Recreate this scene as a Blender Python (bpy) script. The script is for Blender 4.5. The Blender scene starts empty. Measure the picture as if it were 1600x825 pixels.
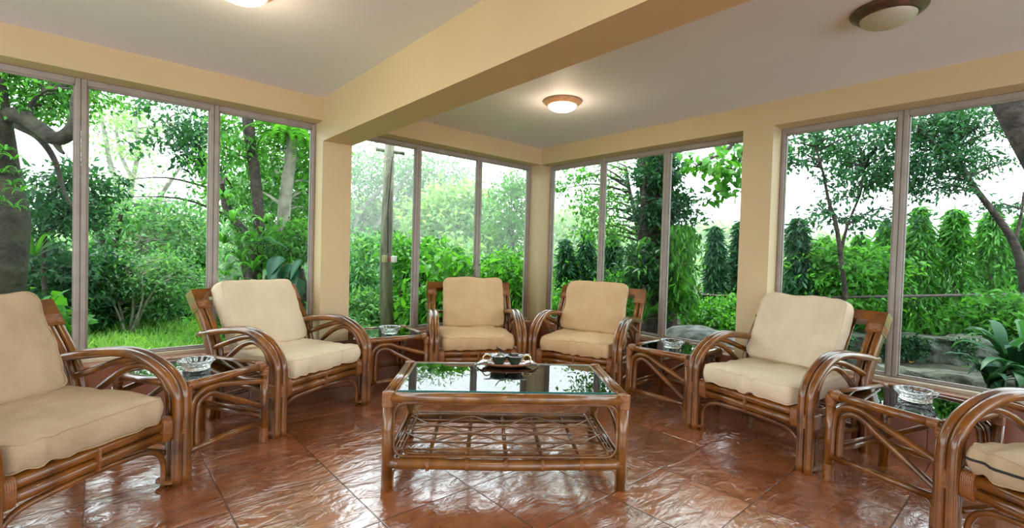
import bpy, math, random
import numpy as np
from mathutils import Vector, Matrix

PI = math.pi
SC = bpy.context.scene
COL = SC.collection
rng = np.random.default_rng(7)
random.seed(7)

# ------------------------------------------------------------------ camera
CAM = np.array([-4.0296, -4.0826, 1.22])
YAW, PIT, ROL, FPX = 0.8465, -0.0236, 0.0285, 742.6
Fv = np.array([math.cos(YAW)*math.cos(PIT), math.sin(YAW)*math.cos(PIT), math.sin(PIT)])
R0 = np.array([math.sin(YAW), -math.cos(YAW), 0.0]); U0 = np.cross(R0, Fv)
Rv = R0*math.cos(ROL)+U0*math.sin(ROL); Uv = -R0*math.sin(ROL)+U0*math.cos(ROL)
cd = bpy.data.cameras.new('camera'); cam = bpy.data.objects.new('camera', cd); COL.objects.link(cam)
cd.sensor_width = 36; cd.lens = 36*FPX/1600; cd.clip_start = 0.05; cd.clip_end = 500
m = Matrix(((Rv[0], Uv[0], -Fv[0], CAM[0]), (Rv[1], Uv[1], -Fv[1], CAM[1]), (Rv[2], Uv[2], -Fv[2], CAM[2]), (0, 0, 0, 1)))
cam.matrix_world = m
SC.camera = cam

def at(u, v, depth):
    """world point seen at photo pixel (u, v) at this distance in front of the camera"""
    return CAM + depth*(Fv + Rv*((u-800)/FPX) + Uv*((412.5-v)/FPX))
def onz(u, v, z):
    d = Fv + Rv*((u-800)/FPX) + Uv*((412.5-v)/FPX)
    return CAM + d*((z-CAM[2])/d[2])

# ------------------------------------------------------------------ world, light, exposure
w = bpy.data.worlds.new('overcast_sky'); SC.world = w; w.use_nodes = True
nt = w.node_tree; bg = nt.nodes['Background']
bg.inputs[0].default_value = (0.84, 0.94, 1.0, 1); bg.inputs[1].default_value = 4.5
SC.view_settings.view_transform = 'Standard'; SC.view_settings.look = 'None'
SC.view_settings.exposure = 0.2; SC.view_settings.gamma = 1; SC.view_settings.use_curve_mapping = False
sd = bpy.data.lights.new('sun_through_cloud', 'SUN'); sd.energy = 5.0; sd.angle = math.radians(20); sd.color = (1, .97, .88)
so = bpy.data.objects.new('sun_through_cloud', sd); COL.objects.link(so)
so.rotation_euler = Vector((0.10, 0.30, 1.0)).to_track_quat('Z', 'Y').to_euler()
SC.cycles.max_bounces = 10; SC.cycles.diffuse_bounces = 5; SC.cycles.glossy_bounces = 5
SC.cycles.transmission_bounces = 8; SC.cycles.transparent_max_bounces = 12
SC.cycles.sample_clamp_indirect = 6
SC.cycles.caustics_reflective = False; SC.cycles.caustics_refractive = False

# ------------------------------------------------------------------ materials
def mat(name):
    m_ = bpy.data.materials.new(name); m_.use_nodes = True
    return m_, m_.node_tree, m_.node_tree.nodes['Principled BSDF']
def N(t, typ, **kw):
    n = t.nodes.new(typ)
    for k, v in kw.items():
        if k in n.inputs.keys(): n.inputs[k].default_value = v
        else: setattr(n, k, v)
    return n
def ramp(t, stops):
    r = t.nodes.new('ShaderNodeValToRGB'); e = r.color_ramp.elements
    while len(e) < len(stops): e.new(0.5)
    for i, (p, c) in enumerate(stops): e[i].position = p; e[i].color = (*c, 1)
    return r
def noisy(name, c1, c2, scale=6, rough=.7, bump=0.0, bscale=40, spec=.5, stretch=(1, 1, 1), coat=0, detail=4, space='Object', bdist=.01, coat_rough=.1):
    m_, t, b = mat(name)
    tc = N(t, 'ShaderNodeTexCoord'); mp = N(t, 'ShaderNodeMapping'); mp.inputs['Scale'].default_value = stretch
    t.links.new(tc.outputs[space], mp.inputs[0])
    nz = N(t, 'ShaderNodeTexNoise', Scale=scale, Detail=detail); t.links.new(mp.outputs[0], nz.inputs['Vector'])
    r = ramp(t, [(.32, c1), (.68, c2)]); t.links.new(nz.outputs[0], r.inputs[0]); t.links.new(r.outputs[0], b.inputs['Base Color'])
    b.inputs['Roughness'].default_value = rough; b.inputs['Specular IOR Level'].default_value = spec
    b.inputs['Coat Weight'].default_value = coat; b.inputs['Coat Roughness'].default_value = coat_rough
    if bump:
        n2 = N(t, 'ShaderNodeTexNoise', Scale=bscale, Detail=5); t.links.new(mp.outputs[0], n2.inputs['Vector'])
        bp = N(t, 'ShaderNodeBump', Strength=bump, Distance=bdist); t.links.new(n2.outputs[0], bp.inputs['Height']); t.links.new(bp.outputs[0], b.inputs['Normal'])
    return m_
M = {}
M['wall'] = noisy('cream_wall_paint', (.62, .480, .275), (.65, .505, .295), 3, .55, .08, 60)
M['ceiling'] = noisy('ceiling_white_paint', (.77, .785, .87), (.80, .815, .90), 2, .6, .12, 25)
M['sill'] = noisy('sill_cream_paint', (.62, .55, .40), (.70, .62, .46), 8, .5, .1, 40)
M['jamb'] = noisy('frame_taupe_paint', (.30, .27, .245), (.37, .335, .305), 10, .45, .1, 60)
M['rattan'] = noisy('rattan_varnished', (.085, .024, .0025), (.31, .108, .009), 7, .30, .15, 60, coat=.8, bdist=.002, coat_rough=.05)
M['rattan_light'] = noisy('rattan_varnished_pale', (.11, .036, .005), (.31, .122, .018), 8, .30, .15, 60, coat=.8, bdist=.002, coat_rough=.05)
M['wrap'] = noisy('cane_wrap', (.17, .055, .010), (.38, .145, .030), 30, .4, .3, 120, coat=.4, bdist=.003, stretch=(1, 1, 4))
M['cream_cloth'] = noisy('cream_cotton', (.74, .63, .45), (.82, .71, .53), 5, .92, .5, 11, spec=.1, bdist=.03)
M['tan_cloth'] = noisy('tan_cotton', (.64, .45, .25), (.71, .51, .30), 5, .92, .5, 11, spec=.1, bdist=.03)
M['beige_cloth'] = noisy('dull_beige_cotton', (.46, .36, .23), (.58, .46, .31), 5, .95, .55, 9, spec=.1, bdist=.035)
M['black'] = noisy('black_tape', (.01, .01, .012), (.02, .02, .022), 10, .6)
M['plinth'] = noisy('plinth_tile', (.22, .075, .035), (.33, .125, .065), 5, .28, .25, 12, coat=.2)
M['bark_dark'] = noisy('bark_dark', (.018, .013, .010), (.07, .052, .038), 9, .9, .9, 14, bdist=.05)
M['bark_pale'] = noisy('bark_pale', (.16, .15, .115), (.34, .33, .26), 8, .9, .6, 18, bdist=.03)
M['bark_mossy'] = noisy('bark_mossy', (.017, .013, .010), (.055, .052, .030), 7, .95, .9, 16, bdist=.05)
M['pole'] = noisy('weathered_post', (.09, .09, .06), (.22, .23, .16), 7, .9, .5, 25, stretch=(3, 3, .6))
M['stone'] = noisy('mossy_stone', (.018, .028, .010), (.115, .12, .10), 7, .95, 1.0, 11, bdist=.06, detail=8)
M['stone_grey'] = noisy('grey_boulder', (.03, .04, .032), (.13, .145, .14), 9, .95, .9, 12, bdist=.04, detail=8)
M['soil'] = noisy('garden_soil', (.014, .024, .009), (.07, .060, .036), 5, 1, 1.0, 18, bdist=.04, detail=8)
M['lawn'] = noisy('lawn_ground', (.03, .10, .015), (.10, .22, .04), 4, 1, .8, 20, bdist=.04)
M['pipe'] = noisy('rusty_pipe', (.02, .014, .014), (.07, .04, .035), 20, .6)
M['bronze'] = noisy('patina_bronze', (.05, .075, .055), (.20, .10, .065), 25, .35, .2, 60)
M['bronze'].node_tree.nodes['Principled BSDF'].inputs['Metallic'].default_value = .7
M['brass'] = noisy('pale_brass', (.55, .30, .16), (.70, .42, .25), 25, .3)
M['white_box'] = noisy('white_plastic', (.55, .55, .52), (.65, .65, .62), 9, .5)
M['red_box'] = noisy('red_plastic', (.35, .02, .03), (.45, .03, .04), 9, .5)
M['green_glaze'] = noisy('dark_green_glaze', (.018, .035, .026), (.05, .075, .05), 14, .12, .1, 40, coat=.6)
M['tray_wood'] = noisy('tray_wood', (.28, .10, .045), (.42, .17, .08), 12, .3, coat=.5)
M['silver'] = noisy('polished_metal', (.62, .62, .66), (.75, .75, .8), 12, .14)
M['silver'].node_tree.nodes['Principled BSDF'].inputs['Metallic'].default_value = 1
M['gold'] = noisy('gilt_ring', (.80, .62, .28), (.90, .75, .42), 12, .2)
M['gold'].node_tree.nodes['Principled BSDF'].inputs['Metallic'].default_value = .8
M['plain_white'] = noisy('white_card', (.8, .8, .8), (.85, .85, .85), 5, .6)
M['dull_yellow'] = noisy('dull_yellow_paint', (.30, .28, .10), (.38, .36, .16), 9, .7)
M['yellow_leaf'] = noisy('yellow_leaf', (.7, .4, .02), (.8, .5, .04), 5, .6)

def lit_glass():
    m_, t, b = mat('window_glass'); t.nodes.remove(b)
    out = t.nodes['Material Output']
    tr = N(t, 'ShaderNodeBsdfTransparent'); gl = N(t, 'ShaderNodeBsdfGlossy', Roughness=0.0); fr = N(t, 'ShaderNodeFresnel', IOR=1.08)
    tr.inputs[0].default_value = (.97, .985, .975, 1)
    mx = N(t, 'ShaderNodeMixShader'); t.links.new(fr.outputs[0], mx.inputs[0]); t.links.new(tr.outputs[0], mx.inputs[1]); t.links.new(gl.outputs[0], mx.inputs[2])
    t.links.new(mx.outputs[0], out.inputs[0]); return m_
M['pane'] = lit_glass()
def top_glass():
    m_, t, b = mat('table_glass'); t.nodes.remove(b)
    out = t.nodes['Material Output']
    tr = N(t, 'ShaderNodeBsdfTransparent'); gl = N(t, 'ShaderNodeBsdfGlossy', Roughness=0.01); fr = N(t, 'ShaderNodeFresnel', IOR=2.3)
    tr.inputs[0].default_value = (.74, .86, .82, 1)
    mx = N(t, 'ShaderNodeMixShader'); t.links.new(fr.outputs[0], mx.inputs[0]); t.links.new(tr.outputs[0], mx.inputs[1]); t.links.new(gl.outputs[0], mx.inputs[2])
    t.links.new(mx.outputs[0], out.inputs[0]); return m_
M['table_glass'] = top_glass()
m_, t, b = mat('glass_edge_green'); b.inputs['Base Color'].default_value = (.008, .15, .14, 1); b.inputs['Roughness'].default_value = .08
b.inputs['Coat Weight'].default_value = .5; M['glass_edge'] = m_
m_, t, b = mat('cut_crystal'); b.inputs['Base Color'].default_value = (.97, .99, .98, 1); b.inputs['Roughness'].default_value = .02
b.inputs['Transmission Weight'].default_value = 1; b.inputs['IOR'].default_value = 1.5; M['crystal'] = m_

def lamp_mat(name, strength, col, base):
    m_, t, b = mat(name); b.inputs['Base Color'].default_value = (*base, 1); b.inputs['Roughness'].default_value = .35
    b.inputs['Emission Color'].default_value = (*col, 1); b.inputs['Emission Strength'].default_value = strength; return m_
M['lamp_on'] = lamp_mat('lit_opal_glass', 16, (1, .80, .56), (.8, .8, .78))
M['lamp_off'] = lamp_mat('unlit_opal_glass', 0, (1, 1, 1), (.52, .51, .42))

def floor_mat():
    m_, t, b = mat('slate_cut_terracotta_tile')
    tc = N(t, 'ShaderNodeTexCoord'); sep = N(t, 'ShaderNodeSeparateXYZ'); t.links.new(tc.outputs['Object'], sep.inputs[0])
    def grid(out, off):
        a = N(t, 'ShaderNodeMath', operation='ADD'); a.inputs[1].default_value = off; t.links.new(out, a.inputs[0])
        d = N(t, 'ShaderNodeMath', operation='DIVIDE'); d.inputs[1].default_value = .5; t.links.new(a.outputs[0], d.inputs[0])
        fl = N(t, 'ShaderNodeMath', operation='FLOOR'); t.links.new(d.outputs[0], fl.inputs[0])
        f = N(t, 'ShaderNodeMath', operation='FRACT'); t.links.new(d.outputs[0], f.inputs[0])
        p = N(t, 'ShaderNodeMath', operation='PINGPONG'); p.inputs[1].default_value = .5; t.links.new(f.outputs[0], p.inputs[0])
        return p.outputs[0], fl.outputs[0]
    gx, ix = grid(sep.outputs[0], .05); gy, iy = grid(sep.outputs[1], .14)
    mn = N(t, 'ShaderNodeMath', operation='MINIMUM'); t.links.new(gx, mn.inputs[0]); t.links.new(gy, mn.inputs[1])
    gm = N(t, 'ShaderNodeMapRange'); gm.inputs['From Min'].default_value = .002; gm.inputs['From Max'].default_value = .008
    t.links.new(mn.outputs[0], gm.inputs['Value'])
    # per tile random
    cmb = N(t, 'ShaderNodeCombineXYZ'); t.links.new(ix, cmb.inputs[0]); t.links.new(iy, cmb.inputs[1])
    wn = N(t, 'ShaderNodeTexWhiteNoise'); wn.noise_dimensions = '3D'; t.links.new(cmb.outputs[0], wn.inputs['Vector'])
    off = N(t, 'ShaderNodeVectorMath', operation='MULTIPLY_ADD'); t.links.new(wn.outputs['Color'], off.inputs[0]); off.inputs[1].default_value = (7, 7, 7)
    t.links.new(tc.outputs['Object'], off.inputs[2])
    n1 = N(t, 'ShaderNodeTexNoise', Scale=3.2, Detail=7, Distortion=1.2); n1.inputs['Roughness'].default_value = .62; t.links.new(off.outputs[0], n1.inputs['Vector'])
    cr = ramp(t, [(.22, (.22, .062, .020)), (.45, (.36, .120, .042)), (.6, (.44, .165, .064)), (.8, (.54, .26, .13))])
    t.links.new(n1.outputs[0], cr.inputs[0])
    hs = N(t, 'ShaderNodeHueSaturation'); vr = N(t, 'ShaderNodeMapRange'); vr.inputs['To Min'].default_value = .82; vr.inputs['To Max'].default_value = 1.15
    t.links.new(wn.outputs['Value'], vr.inputs['Value']); t.links.new(vr.outputs[0], hs.inputs['Value']); t.links.new(cr.outputs[0], hs.inputs['Color'])
    mx = N(t, 'ShaderNodeMix', data_type='RGBA'); mx.inputs['A'].default_value = (.075, .03, .018, 1)
    t.links.new(gm.outputs[0], mx.inputs['Factor']); t.links.new(hs.outputs[0], mx.inputs['B'])
    t.links.new(mx.outputs['Result'], b.inputs['Base Color'])
    # slate relief
    mp = N(t, 'ShaderNodeMapping'); mp.inputs['Rotation'].default_value = (0, 0, -.72); mp.inputs['Scale'].default_value = (1.0, 2.2, 1)
    t.links.new(off.outputs[0], mp.inputs[0])
    n2 = N(t, 'ShaderNodeTexNoise', Scale=4.6, Detail=6, Distortion=1.0); n2.inputs['Roughness'].default_value = .55; t.links.new(mp.outputs[0], n2.inputs['Vector'])
    # terraces of split slate
    ter = N(t, 'ShaderNodeMath', operation='MULTIPLY'); ter.inputs[1].default_value = 7; t.links.new(n2.outputs[0], ter.inputs[0])
    tf = N(t, 'ShaderNodeMath', operation='FRACT'); t.links.new(ter.outputs[0], tf.inputs[0])
    tp = N(t, 'ShaderNodeMath', operation='SMOOTH_MIN'); tp.inputs[1].default_value = .35; tp.inputs[2].default_value = .25; t.links.new(tf.outputs[0], tp.inputs[0])
    n3 = N(t, 'ShaderNodeTexNoise', Scale=14, Detail=4); t.links.new(mp.outputs[0], n3.inputs['Vector'])
    s1 = N(t, 'ShaderNodeMath', operation='MULTIPLY'); s1.inputs[1].default_value = 1.3; t.links.new(n2.outputs[0], s1.inputs[0])
    s2 = N(t, 'ShaderNodeMath', operation='MULTIPLY_ADD'); s2.inputs[1].default_value = .14; t.links.new(n3.outputs[0], s2.inputs[0]); t.links.new(s1.outputs[0], s2.inputs[2])
    s3 = N(t, 'ShaderNodeMath', operation='MULTIPLY_ADD'); s3.inputs[1].default_value = .30; t.links.new(tp.outputs[0], s3.inputs[0]); t.links.new(s2.outputs[0], s3.inputs[2])
    s4 = N(t, 'ShaderNodeMath', operation='MULTIPLY_ADD'); s4.inputs[1].default_value = .5; t.links.new(gm.outputs[0], s4.inputs[0]); t.links.new(s3.outputs[0], s4.inputs[2])
    bp = N(t, 'ShaderNodeBump', Strength=.8, Distance=.0058); t.links.new(s4.outputs[0], bp.inputs['Height']); t.links.new(bp.outputs[0], b.inputs['Normal'])
    b.inputs['Roughness'].default_value = .22; b.inputs['Specular IOR Level'].default_value = .65
    b.inputs['Coat Weight'].default_value = 1; b.inputs['Coat Roughness'].default_value = .02; b.inputs['Coat IOR'].default_value = 2.4
    t.links.new(bp.outputs[0], b.inputs['Coat Normal'])
    return m_
M['floor'] = floor_mat()

def leaf_mat(name, dark, light, trans=.45, rough=.45):
    m_, t, b = mat(name)
    a = N(t, 'ShaderNodeAttribute', attribute_name='tint'); r = ramp(t, [(0, dark), (1, light)]); t.links.new(a.outputs['Fac'], r.inputs[0])
    t.links.new(r.outputs[0], b.inputs['Base Color']); b.inputs['Roughness'].default_value = rough; b.inputs['Specular IOR Level'].default_value = .35
    tl = N(t, 'ShaderNodeBsdfTranslucent'); g = N(t, 'ShaderNodeMix', data_type='RGBA', blend_type='MULTIPLY'); g.inputs['Factor'].default_value = 1
    t.links.new(r.outputs[0], g.inputs['A']); g.inputs['B'].default_value = (1.5, 1.35, .6, 1)
    t.links.new(g.outputs['Result'], tl.inputs[0])
    mx = N(t, 'ShaderNodeMixShader'); mx.inputs[0].default_value = trans
    t.links.new(b.outputs[0], mx.inputs[1]); t.links.new(tl.outputs[0], mx.inputs[2]); t.links.new(mx.outputs[0], t.nodes['Material Output'].inputs[0])
    return m_
M['leaf_deep'] = leaf_mat('leaf_deep', (.009, .052, .026), (.040, .165, .060), .35)
M['leaf_mid'] = leaf_mat('leaf_mid', (.025, .125, .020), (.10, .36, .045), .45)
M['leaf_bright'] = leaf_mat('leaf_bright', (.014, .10, .010), (.13, .45, .055), .45)
M['leaf_hazed'] = leaf_mat('leaf_hazed', (.13, .30, .12), (.36, .60, .28), .5)  # distance haze put into the leaf colour, paler than plain green
M['leaf_big'] = leaf_mat('leaf_big', (.012, .065, .035), (.04, .15, .085), .2, .3)
M['grass'] = leaf_mat('grass', (.12, .34, .05), (.38, .68, .20), .5)
M['leaf_mint'] = leaf_mat('leaf_mint', (.030, .13, .045), (.17, .42, .16), .45)

# ------------------------------------------------------------------ mesh helpers
class MB:
    def __init__(s): s.v = []; s.f = []; s.n = 0; s.sm = []; s.cut = []
    def add(s, verts, faces, smooth=True):
        verts = [tuple(map(float, q)) for q in verts]; s.cut.append((s.n, len(s.f)))
        s.v += verts; s.f += [tuple(i+s.n for i in f) for f in faces]; s.sm += [smooth]*len(faces); s.n += len(verts); return s
    def build(s, name, m_, parent=None):
        me = bpy.data.meshes.new(name); me.from_pydata(s.v, [], s.f); me.polygons.foreach_set('use_smooth', s.sm)
        me.materials.append(m_); me.update()
        o = bpy.data.objects.new(name, me); COL.objects.link(o)
        if parent: o.parent = parent
        return o
    def each(s, name, m_, parent=None):
        """every piece added becomes a part of its own"""
        ends = s.cut[1:]+[(s.n, len(s.f))]; out = []
        for (v0, f0), (v1, f1) in zip(s.cut, ends):
            p = MB(); p.v = s.v[v0:v1]; p.f = [tuple(i-v0 for i in f) for f in s.f[f0:f1]]; p.sm = s.sm[f0:f1]; p.n = v1-v0; out.append(p.build(name, m_, parent))
        return out
    def box(s, a, b, smooth=False, bev=0.0):
        x0, y0, z0 = a; x1, y1, z1 = b
        if bev <= 0:
            return s.add([(x0,y0,z0),(x1,y0,z0),(x1,y1,z0),(x0,y1,z0),(x0,y0,z1),(x1,y0,z1),(x1,y1,z1),(x0,y1,z1)],
              [(0,3,2,1),(4,5,6,7),(0,1,5,4),(1,2,6,5),(2,3,7,6),(3,0,4,7)], False)
        c = [(x0+x1)/2, (y0+y1)/2, (z0+z1)/2]; h = [(x1-x0)/2, (y1-y0)/2, (z1-z0)/2]
        V = []; idx = {}
        for sx in (-1, 1):
            for sy in (-1, 1):
                for sz in (-1, 1):
                    for ax in range(3):
                        q = [sx*(h[0]-bev), sy*(h[1]-bev), sz*(h[2]-bev)]; sg = (sx, sy, sz)[ax]; q[ax] = sg*h[ax]
                        idx[(sx, sy, sz, ax)] = len(V); V.append((c[0]+q[0], c[1]+q[1], c[2]+q[2]))
        Fs = []
        def orient(ids):
            P = [Vector(V[i]) for i in ids]; nn = (P[1]-P[0]).cross(P[2]-P[0]); ce = sum(P, Vector())/len(P)-Vector(c)
            return ids if nn.dot(ce) > 0 else ids[::-1]
        I = idx
        for ax in range(3):
            o1, o2 = [k for k in range(3) if k != ax]
            for sg in (-1, 1):
                q = []
                for a_, b_ in ((-1,-1),(1,-1),(1,1),(-1,1)):
                    k = [0,0,0]; k[ax] = sg; k[o1] = a_; k[o2] = b_; q.append(I[(*k, ax)])
                Fs.append(orient(tuple(q)))
            for a_ in (-1, 1):
                for b_ in (-1, 1):
                    k1 = [0,0,0]; k1[o1] = a_; k1[o2] = b_; k2 = list(k1); k1[ax] = -1; k2[ax] = 1
                    Fs.append(orient((I[(*k1,o1)], I[(*k2,o1)], I[(*k2,o2)], I[(*k1,o2)])))
        for sx in (-1, 1):
            for sy in (-1, 1):
                for sz in (-1, 1): Fs.append(orient((I[(sx,sy,sz,0)], I[(sx,sy,sz,1)], I[(sx,sy,sz,2)])))
        return s.add(V, Fs, smooth)
    def tube(s, pts, r, seg=10, caps=True):
        P = np.array(pts, float); n = len(P)
        rr = np.full(n, r, float) if np.isscalar(r) else np.array(r, float)
        T = np.gradient(P, axis=0); T /= np.linalg.norm(T, axis=1)[:, None]+1e-12
        up = np.array([0, 0, 1.]) if abs(T[0][2]) < .9 else np.array([1., 0, 0])
        A = np.cross(T[0], up); A /= np.linalg.norm(A); ang = np.linspace(0, 2*PI, seg, endpoint=False); V = []
        for i in range(n):
            A = A-T[i]*(A@T[i]); A /= np.linalg.norm(A); B = np.cross(T[i], A)
            V.append(P[i]+rr[i]*(np.cos(ang)[:, None]*A+np.sin(ang)[:, None]*B))
        V = np.concatenate(V); Fs = []
        for i in range(n-1):
            for k in range(seg):
                a = i*seg+k; b_ = i*seg+(k+1) % seg; Fs.append((a, b_, b_+seg, a+seg))
        if caps: Fs.append(tuple(range(seg))[::-1]); Fs.append(tuple(range((n-1)*seg, n*seg)))
        return s.add(V, Fs)
    def lathe(s, prof, c=(0, 0, 0), seg=32, sx=1, sy=1, wob=None, close=False):
        V = []; n = len(prof)
        for i, (r, z) in enumerate(prof):
            for k in range(seg):
                a = 2*PI*k/seg; q = r*(1+(wob(a, i) if wob else 0)); V.append((c[0]+q*sx*math.cos(a), c[1]+q*sy*math.sin(a), c[2]+z))
        Fs = [(i*seg+k, i*seg+(k+1) % seg, (i+1)*seg+(k+1) % seg, (i+1)*seg+k) for i in range(n-1) for k in range(seg)]
        return s.add(V, Fs)
    def wrap(s, c, axis, a, b, L, ridges=6, e=2.6, up=(0, 0, 1)):
        """cane binding: ridged sleeve around a bundle, half sizes a (along side) and b (along up)"""
        ax = np.array(axis, float); ax /= np.linalg.norm(ax); up = np.array(up, float); up -= ax*(up@ax)
        if np.linalg.norm(up) < 1e-6: up = np.array([1., 0, 0])
        up /= np.linalg.norm(up); sd_ = np.cross(ax, up); c = np.array(c, float); seg = 20; n = ridges*4+1; V = []
        for i in range(n):
            tt = i/(n-1); k = 1.0+(-.05 if i % 4 == 0 else .012 if i % 4 == 2 else 0)
            for j in range(seg):
                an = 2*PI*j/seg; cc, ss = math.cos(an), math.sin(an)
                x = math.copysign(abs(cc)**(2/e), cc)*a*k; y = math.copysign(abs(ss)**(2/e), ss)*b*k
                V.append(c+ax*(tt-.5)*L+sd_*x+up*y)
        Fs = [(i*seg+k, i*seg+(k+1) % seg, (i+1)*seg+(k+1) % seg, (i+1)*seg+k) for i in range(n-1) for k in range(seg)]
        Fs += [tuple(range(seg))[::-1], tuple(range((n-1)*seg, n*seg))]
        return s.add(V, Fs)
def smooth(pts, n=8):
    P = [np.array(p, float) for p in pts]; P = [2*P[0]-P[1]]+P+[2*P[-1]-P[-2]]; out = []
    for i in range(1, len(P)-2):
        for k in range(n):
            t_ = k/n; out.append(.5*((2*P[i])+(-P[i-1]+P[i+1])*t_+(2*P[i-1]-5*P[i]+4*P[i+1]-P[i+2])*t_**2+(-P[i-1]+3*P[i]-3*P[i+1]+P[i+2])*t_**3))
    out.append(P[-2]); return np.array(out)
def rad(rs, n=8):
    return np.interp(np.linspace(0, len(rs)-1, (len(rs)-1)*n+1), range(len(rs)), rs)
def tag(o, label=None, cat=None, group=None, kind=None):
    if label: o['label'] = label
    if cat: o['category'] = cat
    if group: o['group'] = group
    if kind: o['kind'] = kind
    return o
def empty(name, loc, rz=0):
    o = bpy.data.objects.new(name, None); COL.objects.link(o); o.location = loc; o.rotation_euler = (0, 0, rz); o.empty_display_size = .1; return o
def struct(name, mb, m_, parent=None):
    o = mb.build(name, m_, parent); o['kind'] = 'structure'; return o

# ------------------------------------------------------------------ room shell
T = .195; ZC = 2.474; ZH = 2.285; ZT = 2.265; ZF = .442; ZS = .406; ZB = 2.116
X0 = -7.4; Y0 = -7.4; WT = .26
struct('floor', MB().box((X0-.2, Y0-.2, -.12), (WT, WT, 0)), M['floor'])
struct('ceiling', MB().box((X0-.2, Y0-.2, ZC), (.6, .6, ZC+.2)), M['ceiling'])
XA, XB = -2.579, -2.327
wl = MB(); wl.box((X0, 0, ZH), (.26, WT, ZC)); wl.box((XA, 0, ZS), (XB, WT, ZH)); wl.box((0, 0, ZS+.0), (WT, WT, ZH)); wl.box((X0-.2, 0, 0), (X0+.8, WT, ZH))
struct('wall_left', wl, M['wall'])
C2A, C2B = -2.366, -2.600
wr = MB(); wr.box((0, Y0, ZH), (WT, 0, ZC)); wr.box((0, C2B, .33), (WT, C2A, ZH)); wr.box((0, Y0-.2, 0), (WT, Y0+.8, ZH))
struct('wall_right', wr, M['wall'])
struct('trim_1', MB().box((XA, Y0, ZB), (XB, 0, ZC)), M['wall'])          # ceiling beam
# walls behind the camera, with the openings that let the daylight in
wb = MB(); wb.box((X0, Y0-.2, 0), (.26, Y0, .4)); wb.box((X0, Y0-.2, ZH), (.26, Y0, ZC)); wb.box((X0, Y0-.2, .4), (X0+.6, Y0, ZH)); wb.box((-3.9, Y0-.2, .4), (-3.3, Y0, ZH))
struct('wall_back', wb, M['wall'])
wc = MB(); wc.box((X0-.2, Y0, 0), (X0, .2, .4)); wc.box((X0-.2, Y0, ZH), (X0, .2, ZC)); wc.box((X0-.2, Y0, .4), (X0, -5.2, ZH)); wc.box((X0-.2, -3.2, .4), (X0, -2.6, ZH))
struct('wall_near', wc, M['wall'])
# tiled plinth below the windows, with joints every half metre
def plinth_l(x0, x1, z1):
    b_ = MB(); x = x0
    while x < x1-1e-6:
        e_ = min(x+.5, x1); b_.box((x+.002, 0, 0), (e_-.002, WT, z1), bev=.004); x = e_
    b_.box((x0, .004, 0), (x1, WT-.004, z1-.004)); return b_
struct('baseboard_left', plinth_l(X0+.8, .26, ZS), M['plinth'])
def plinth_r(y0, y1, z1, b_):
    y = y0
    while y < y1-1e-6:
        e_ = min(y+.5, y1); b_.box((0, y+.002, 0), (WT, e_-.002, z1), bev=.004); y = e_
    b_.box((.004, y0, 0), (WT-.004, y1, z1-.004))
b_ = MB(); plinth_r(C2A, 0, ZS, b_); plinth_r(C2B, C2A, .33, b_); plinth_r(Y0+.8, C2B, ZS, b_)
struct('baseboard_right', b_, M['plinth'])
# sills
struct('trim_2', MB().box((X0+.8, T-.052, ZS-.02), (XA, WT+.02, ZS+.022), bev=.003), M['sill'])
struct('trim_3', MB().box((XB, T-.052, ZS-.02), (0, WT+.02, ZS+.022), bev=.003), M['sill'])
struct('trim_4', MB().box((T-.075, C2A, ZS-.02), (WT+.02, 0, ZS+.022), bev=.003), M['sill'])
struct('trim_5', MB().box((T-.075, Y0+.8, ZS-.02), (WT+.02, C2B, ZS+.022), bev=.003), M['sill'])
wn_ = [0]
def window(a, b, left, fw=.031):
    """one steel-framed fixed light between a and b along its wall"""
    wn_[0] += 1; g = .0006; a += g; b -= g; z0 = ZS+.022; z1 = ZH; zf = ZF; zt = ZT-.024; d0, d1 = T-.028, T+.028
    fr = MB()
    def bx(p0, p1, q0, q1):
        if left: fr.box((p0, d0, q0), (p1, d1, q1), bev=.006)
        else: fr.box((d0, p0, q0), (d1, p1, q1), bev=.006)
    bx(a, a+fw, z0, z1); bx(b-fw, b, z0, z1); bx(a+fw-.004, b-fw+.004, z0, zf); bx(a+fw-.004, b-fw+.004, zt, z1)
    # glazing bead
    for p0, p1, q0, q1 in ((a+fw, a+fw+.008, zf, zt), (b-fw-.008, b-fw, zf, zt), (a+fw, b-fw, zf, zf+.008), (a+fw, b-fw, zt-.008, zt)):
        if left: fr.box((p0, T-.012, q0), (p1, T+.012, q1))
        else: fr.box((T-.012, p0, q0), (T+.012, p1, q1))
    o = struct('window_%d' % wn_[0], fr, M['jamb'])
    pn = MB()
    if left: pn.box((a+fw, T-.002, zf), (b-fw, T+.002, zt))
    else: pn.box((T-.002, a+fw, zf), (T+.002, b-fw, zt))
    struct('glass_pane', pn, M['pane'], o)
for k in range(5): window(XA-.754*(k+1), XA-.754*k, True)
for a_, b_2 in ((XB, -1.561), (-1.561, -.780), (-.780, 0)): window(a_, b_2, True)
for a_, b_2 in ((-.79, 0), (-1.571, -.79), (C2A, -1.571)): window(a_, b_2, False)
for k in range(5): window(C2B-.775*(k+1), C2B-.775*k, False)

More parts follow.
